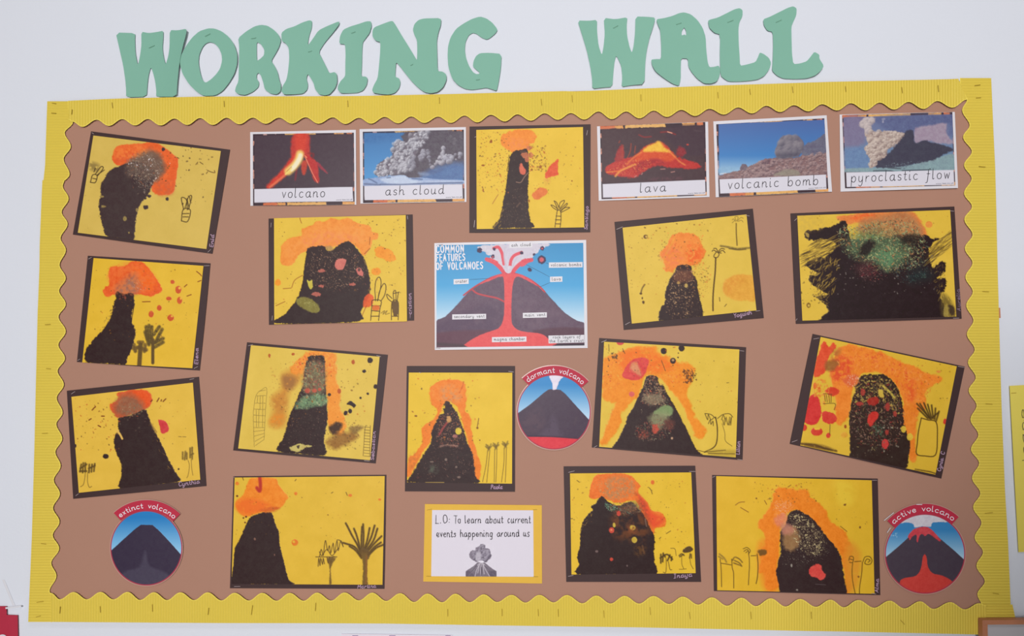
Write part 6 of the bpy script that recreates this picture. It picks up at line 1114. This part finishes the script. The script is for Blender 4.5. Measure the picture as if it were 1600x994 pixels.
# ================================================================== things on the wall round the board
S = Sheet([(1577.5,603),(1668,598),(1684,858),(1591.5,863)], 0.004, 0.003); loc = S.base()
th = thing('paper_note', 'yellow sheet of paper with black handwriting pinned at the right edge of the wall', 'paper', loc)
solid('sheet', S, S.q, 0, 0.0005, M['note'], th, loc, 8)
for txt, a, b, xh in (('our volcano', (1604,818), (1596,640), 3.4), ('facts and', (1619,835), (1611,640), 3.4), ('answers', (1634,820), (1626,640), 3.4)):
    ribbon('handwriting', S, text_lines(txt, (a[0] + 4, a[1]), (b[0] + 4, b[1]), xh, wob=.08, seed=9), 0.9, 0.0006, M['ink'], th, loc)
staple(S, (1580, 614.5), (1588, 614), 0.0008, M['steel_dark'], th, loc, 0.7)
# red card, bottom left
R0 = [(-60,947.3),(9.8,947.6),(10.4,961),(27.4,961.6),(28,994),(28.6,1060),(-60,1062)]
S = Sheet([(-60,947),(28,947),(28,1062),(-60,1062)], 0.004, 0.002); loc = S.base()
th = thing('red_card', 'red cut-out card with a stepped corner at the bottom left of the wall', 'card', loc)
p = np.array(R0, float); f_ = S.at(p[:, 0], p[:, 1]); b_ = f_.copy(); b_[:, 1] += 0.0008; n = len(p)
mesh('card', np.vstack([f_, b_]), [tuple(range(n))[::-1], tuple(range(n, 2 * n))] + [(i, (i + 1) % n, (i + 1) % n + n, i + n) for i in range(n)], M['red'], th, loc)
t = np.linspace(0, 6.283, 25)[:-1]; p = np.stack([4 + 8 * np.cos(t), 1000 + 8.5 * np.sin(t)], 1)
mesh('white_dot', S.at(p[:, 0], p[:, 1], 0.0006), [tuple(range(24))[::-1]], M['white'], th, loc)
def tapestrip(label, a, b, w, d):
    a = np.array(a, float); b = np.array(b, float); n = (b - a) / np.linalg.norm(b - a); n = np.array([-n[1], n[0]]) * w / 2
    S = Sheet([a - n, b - n, b + n, a + n], d, 0.0006); loc = S.base()
    th = solid('tape_strip', S, S.q, 0, 0.0002, M['tape'], None, loc, 4)
    th['label'] = label; th['category'] = 'tape'
tapestrip('white strip of tape slanting down the wall above the red card', (5, 906), (22, 947), 3.4, 0.0006)
tapestrip('short white strip of tape lying flat at the top corner of the red card', (8.5, 950.6), (33, 947.6), 2.6, 0.0066)
# paper sheet under the board
S = Sheet([(533.5,990.5),(707,992.5),(707,1130),(533,1130)], 0.002, 0.0015); loc = S.base()
th = thing('printed_sheet', 'white printed sheet just showing its top edge below the board, near the bottom centre', 'paper', loc)
solid('sheet', S, S.q, 0, 0.0004, M['lo_sheet'], th, loc, 6)
for x, w in ((555, 9), (613, 10), (700, 8)):
    solid('purple_mark', S, [(x - w / 2, 993), (x + w / 2, 993), (x + w / 2, 999), (x - w / 2, 999)], 0.0004, 0.0002, M['purple'], th, loc, 2)
# framed board, bottom right
def pbox(name, quad, d1, d0, mat, th, loc):
    q = np.array(quad, float); V = np.vstack([unproj(q[:, 0], q[:, 1], d1), unproj(q[:, 0], q[:, 1], d1)]); V[4:, 1] = -d0
    return mesh(name, V, [(3, 2, 1, 0), (4, 5, 6, 7), (0, 1, 5, 4), (1, 2, 6, 5), (2, 3, 7, 6), (3, 0, 4, 7)], mat, th, loc)
loc = unproj(1720, 1400, 0.02)
th = thing('framed_board', 'brown wood framed grey board, only its corner showing at the bottom right', 'board', loc)
X0, Y0, X1, Y1, W = 1535, 969.4, 1920, 1420, 8.2
pbox('panel', [(X0 + W - 1, Y0 + W - 1.5), (X1 - W + 1, Y0 + W - 3), (X1 - W + 1, Y1 - W + 1), (X0 + W + 6, Y1 - W + 1)], 0.026, 0.019, M['grey'], th, loc)
pbox('frame_rail', [(X0, Y0), (X1, Y0 - 3), (X1, Y0 + W - 4), (X0, Y0 + W - 1.2)], 0.033, 0.019, M['wood'], th, loc)
pbox('frame_rail', [(X0 + 6, Y1 - W), (X1, Y1 - W), (X1, Y1), (X0 + 6, Y1)], 0.033, 0.019, M['wood'], th, loc)
pbox('frame_rail', [(X0, Y0 + W - 1.2), (X0 + W, Y0 + W - 1.2), (X0 + W + 6, Y1 - W), (X0 + 6, Y1 - W)], 0.033, 0.019, M['wood'], th, loc)
pbox('frame_rail', [(X1 - W, Y0 + W - 4), (X1, Y0 + W - 4), (X1, Y1 - W), (X1 - W, Y1 - W)], 0.033, 0.019, M['wood'], th, loc)
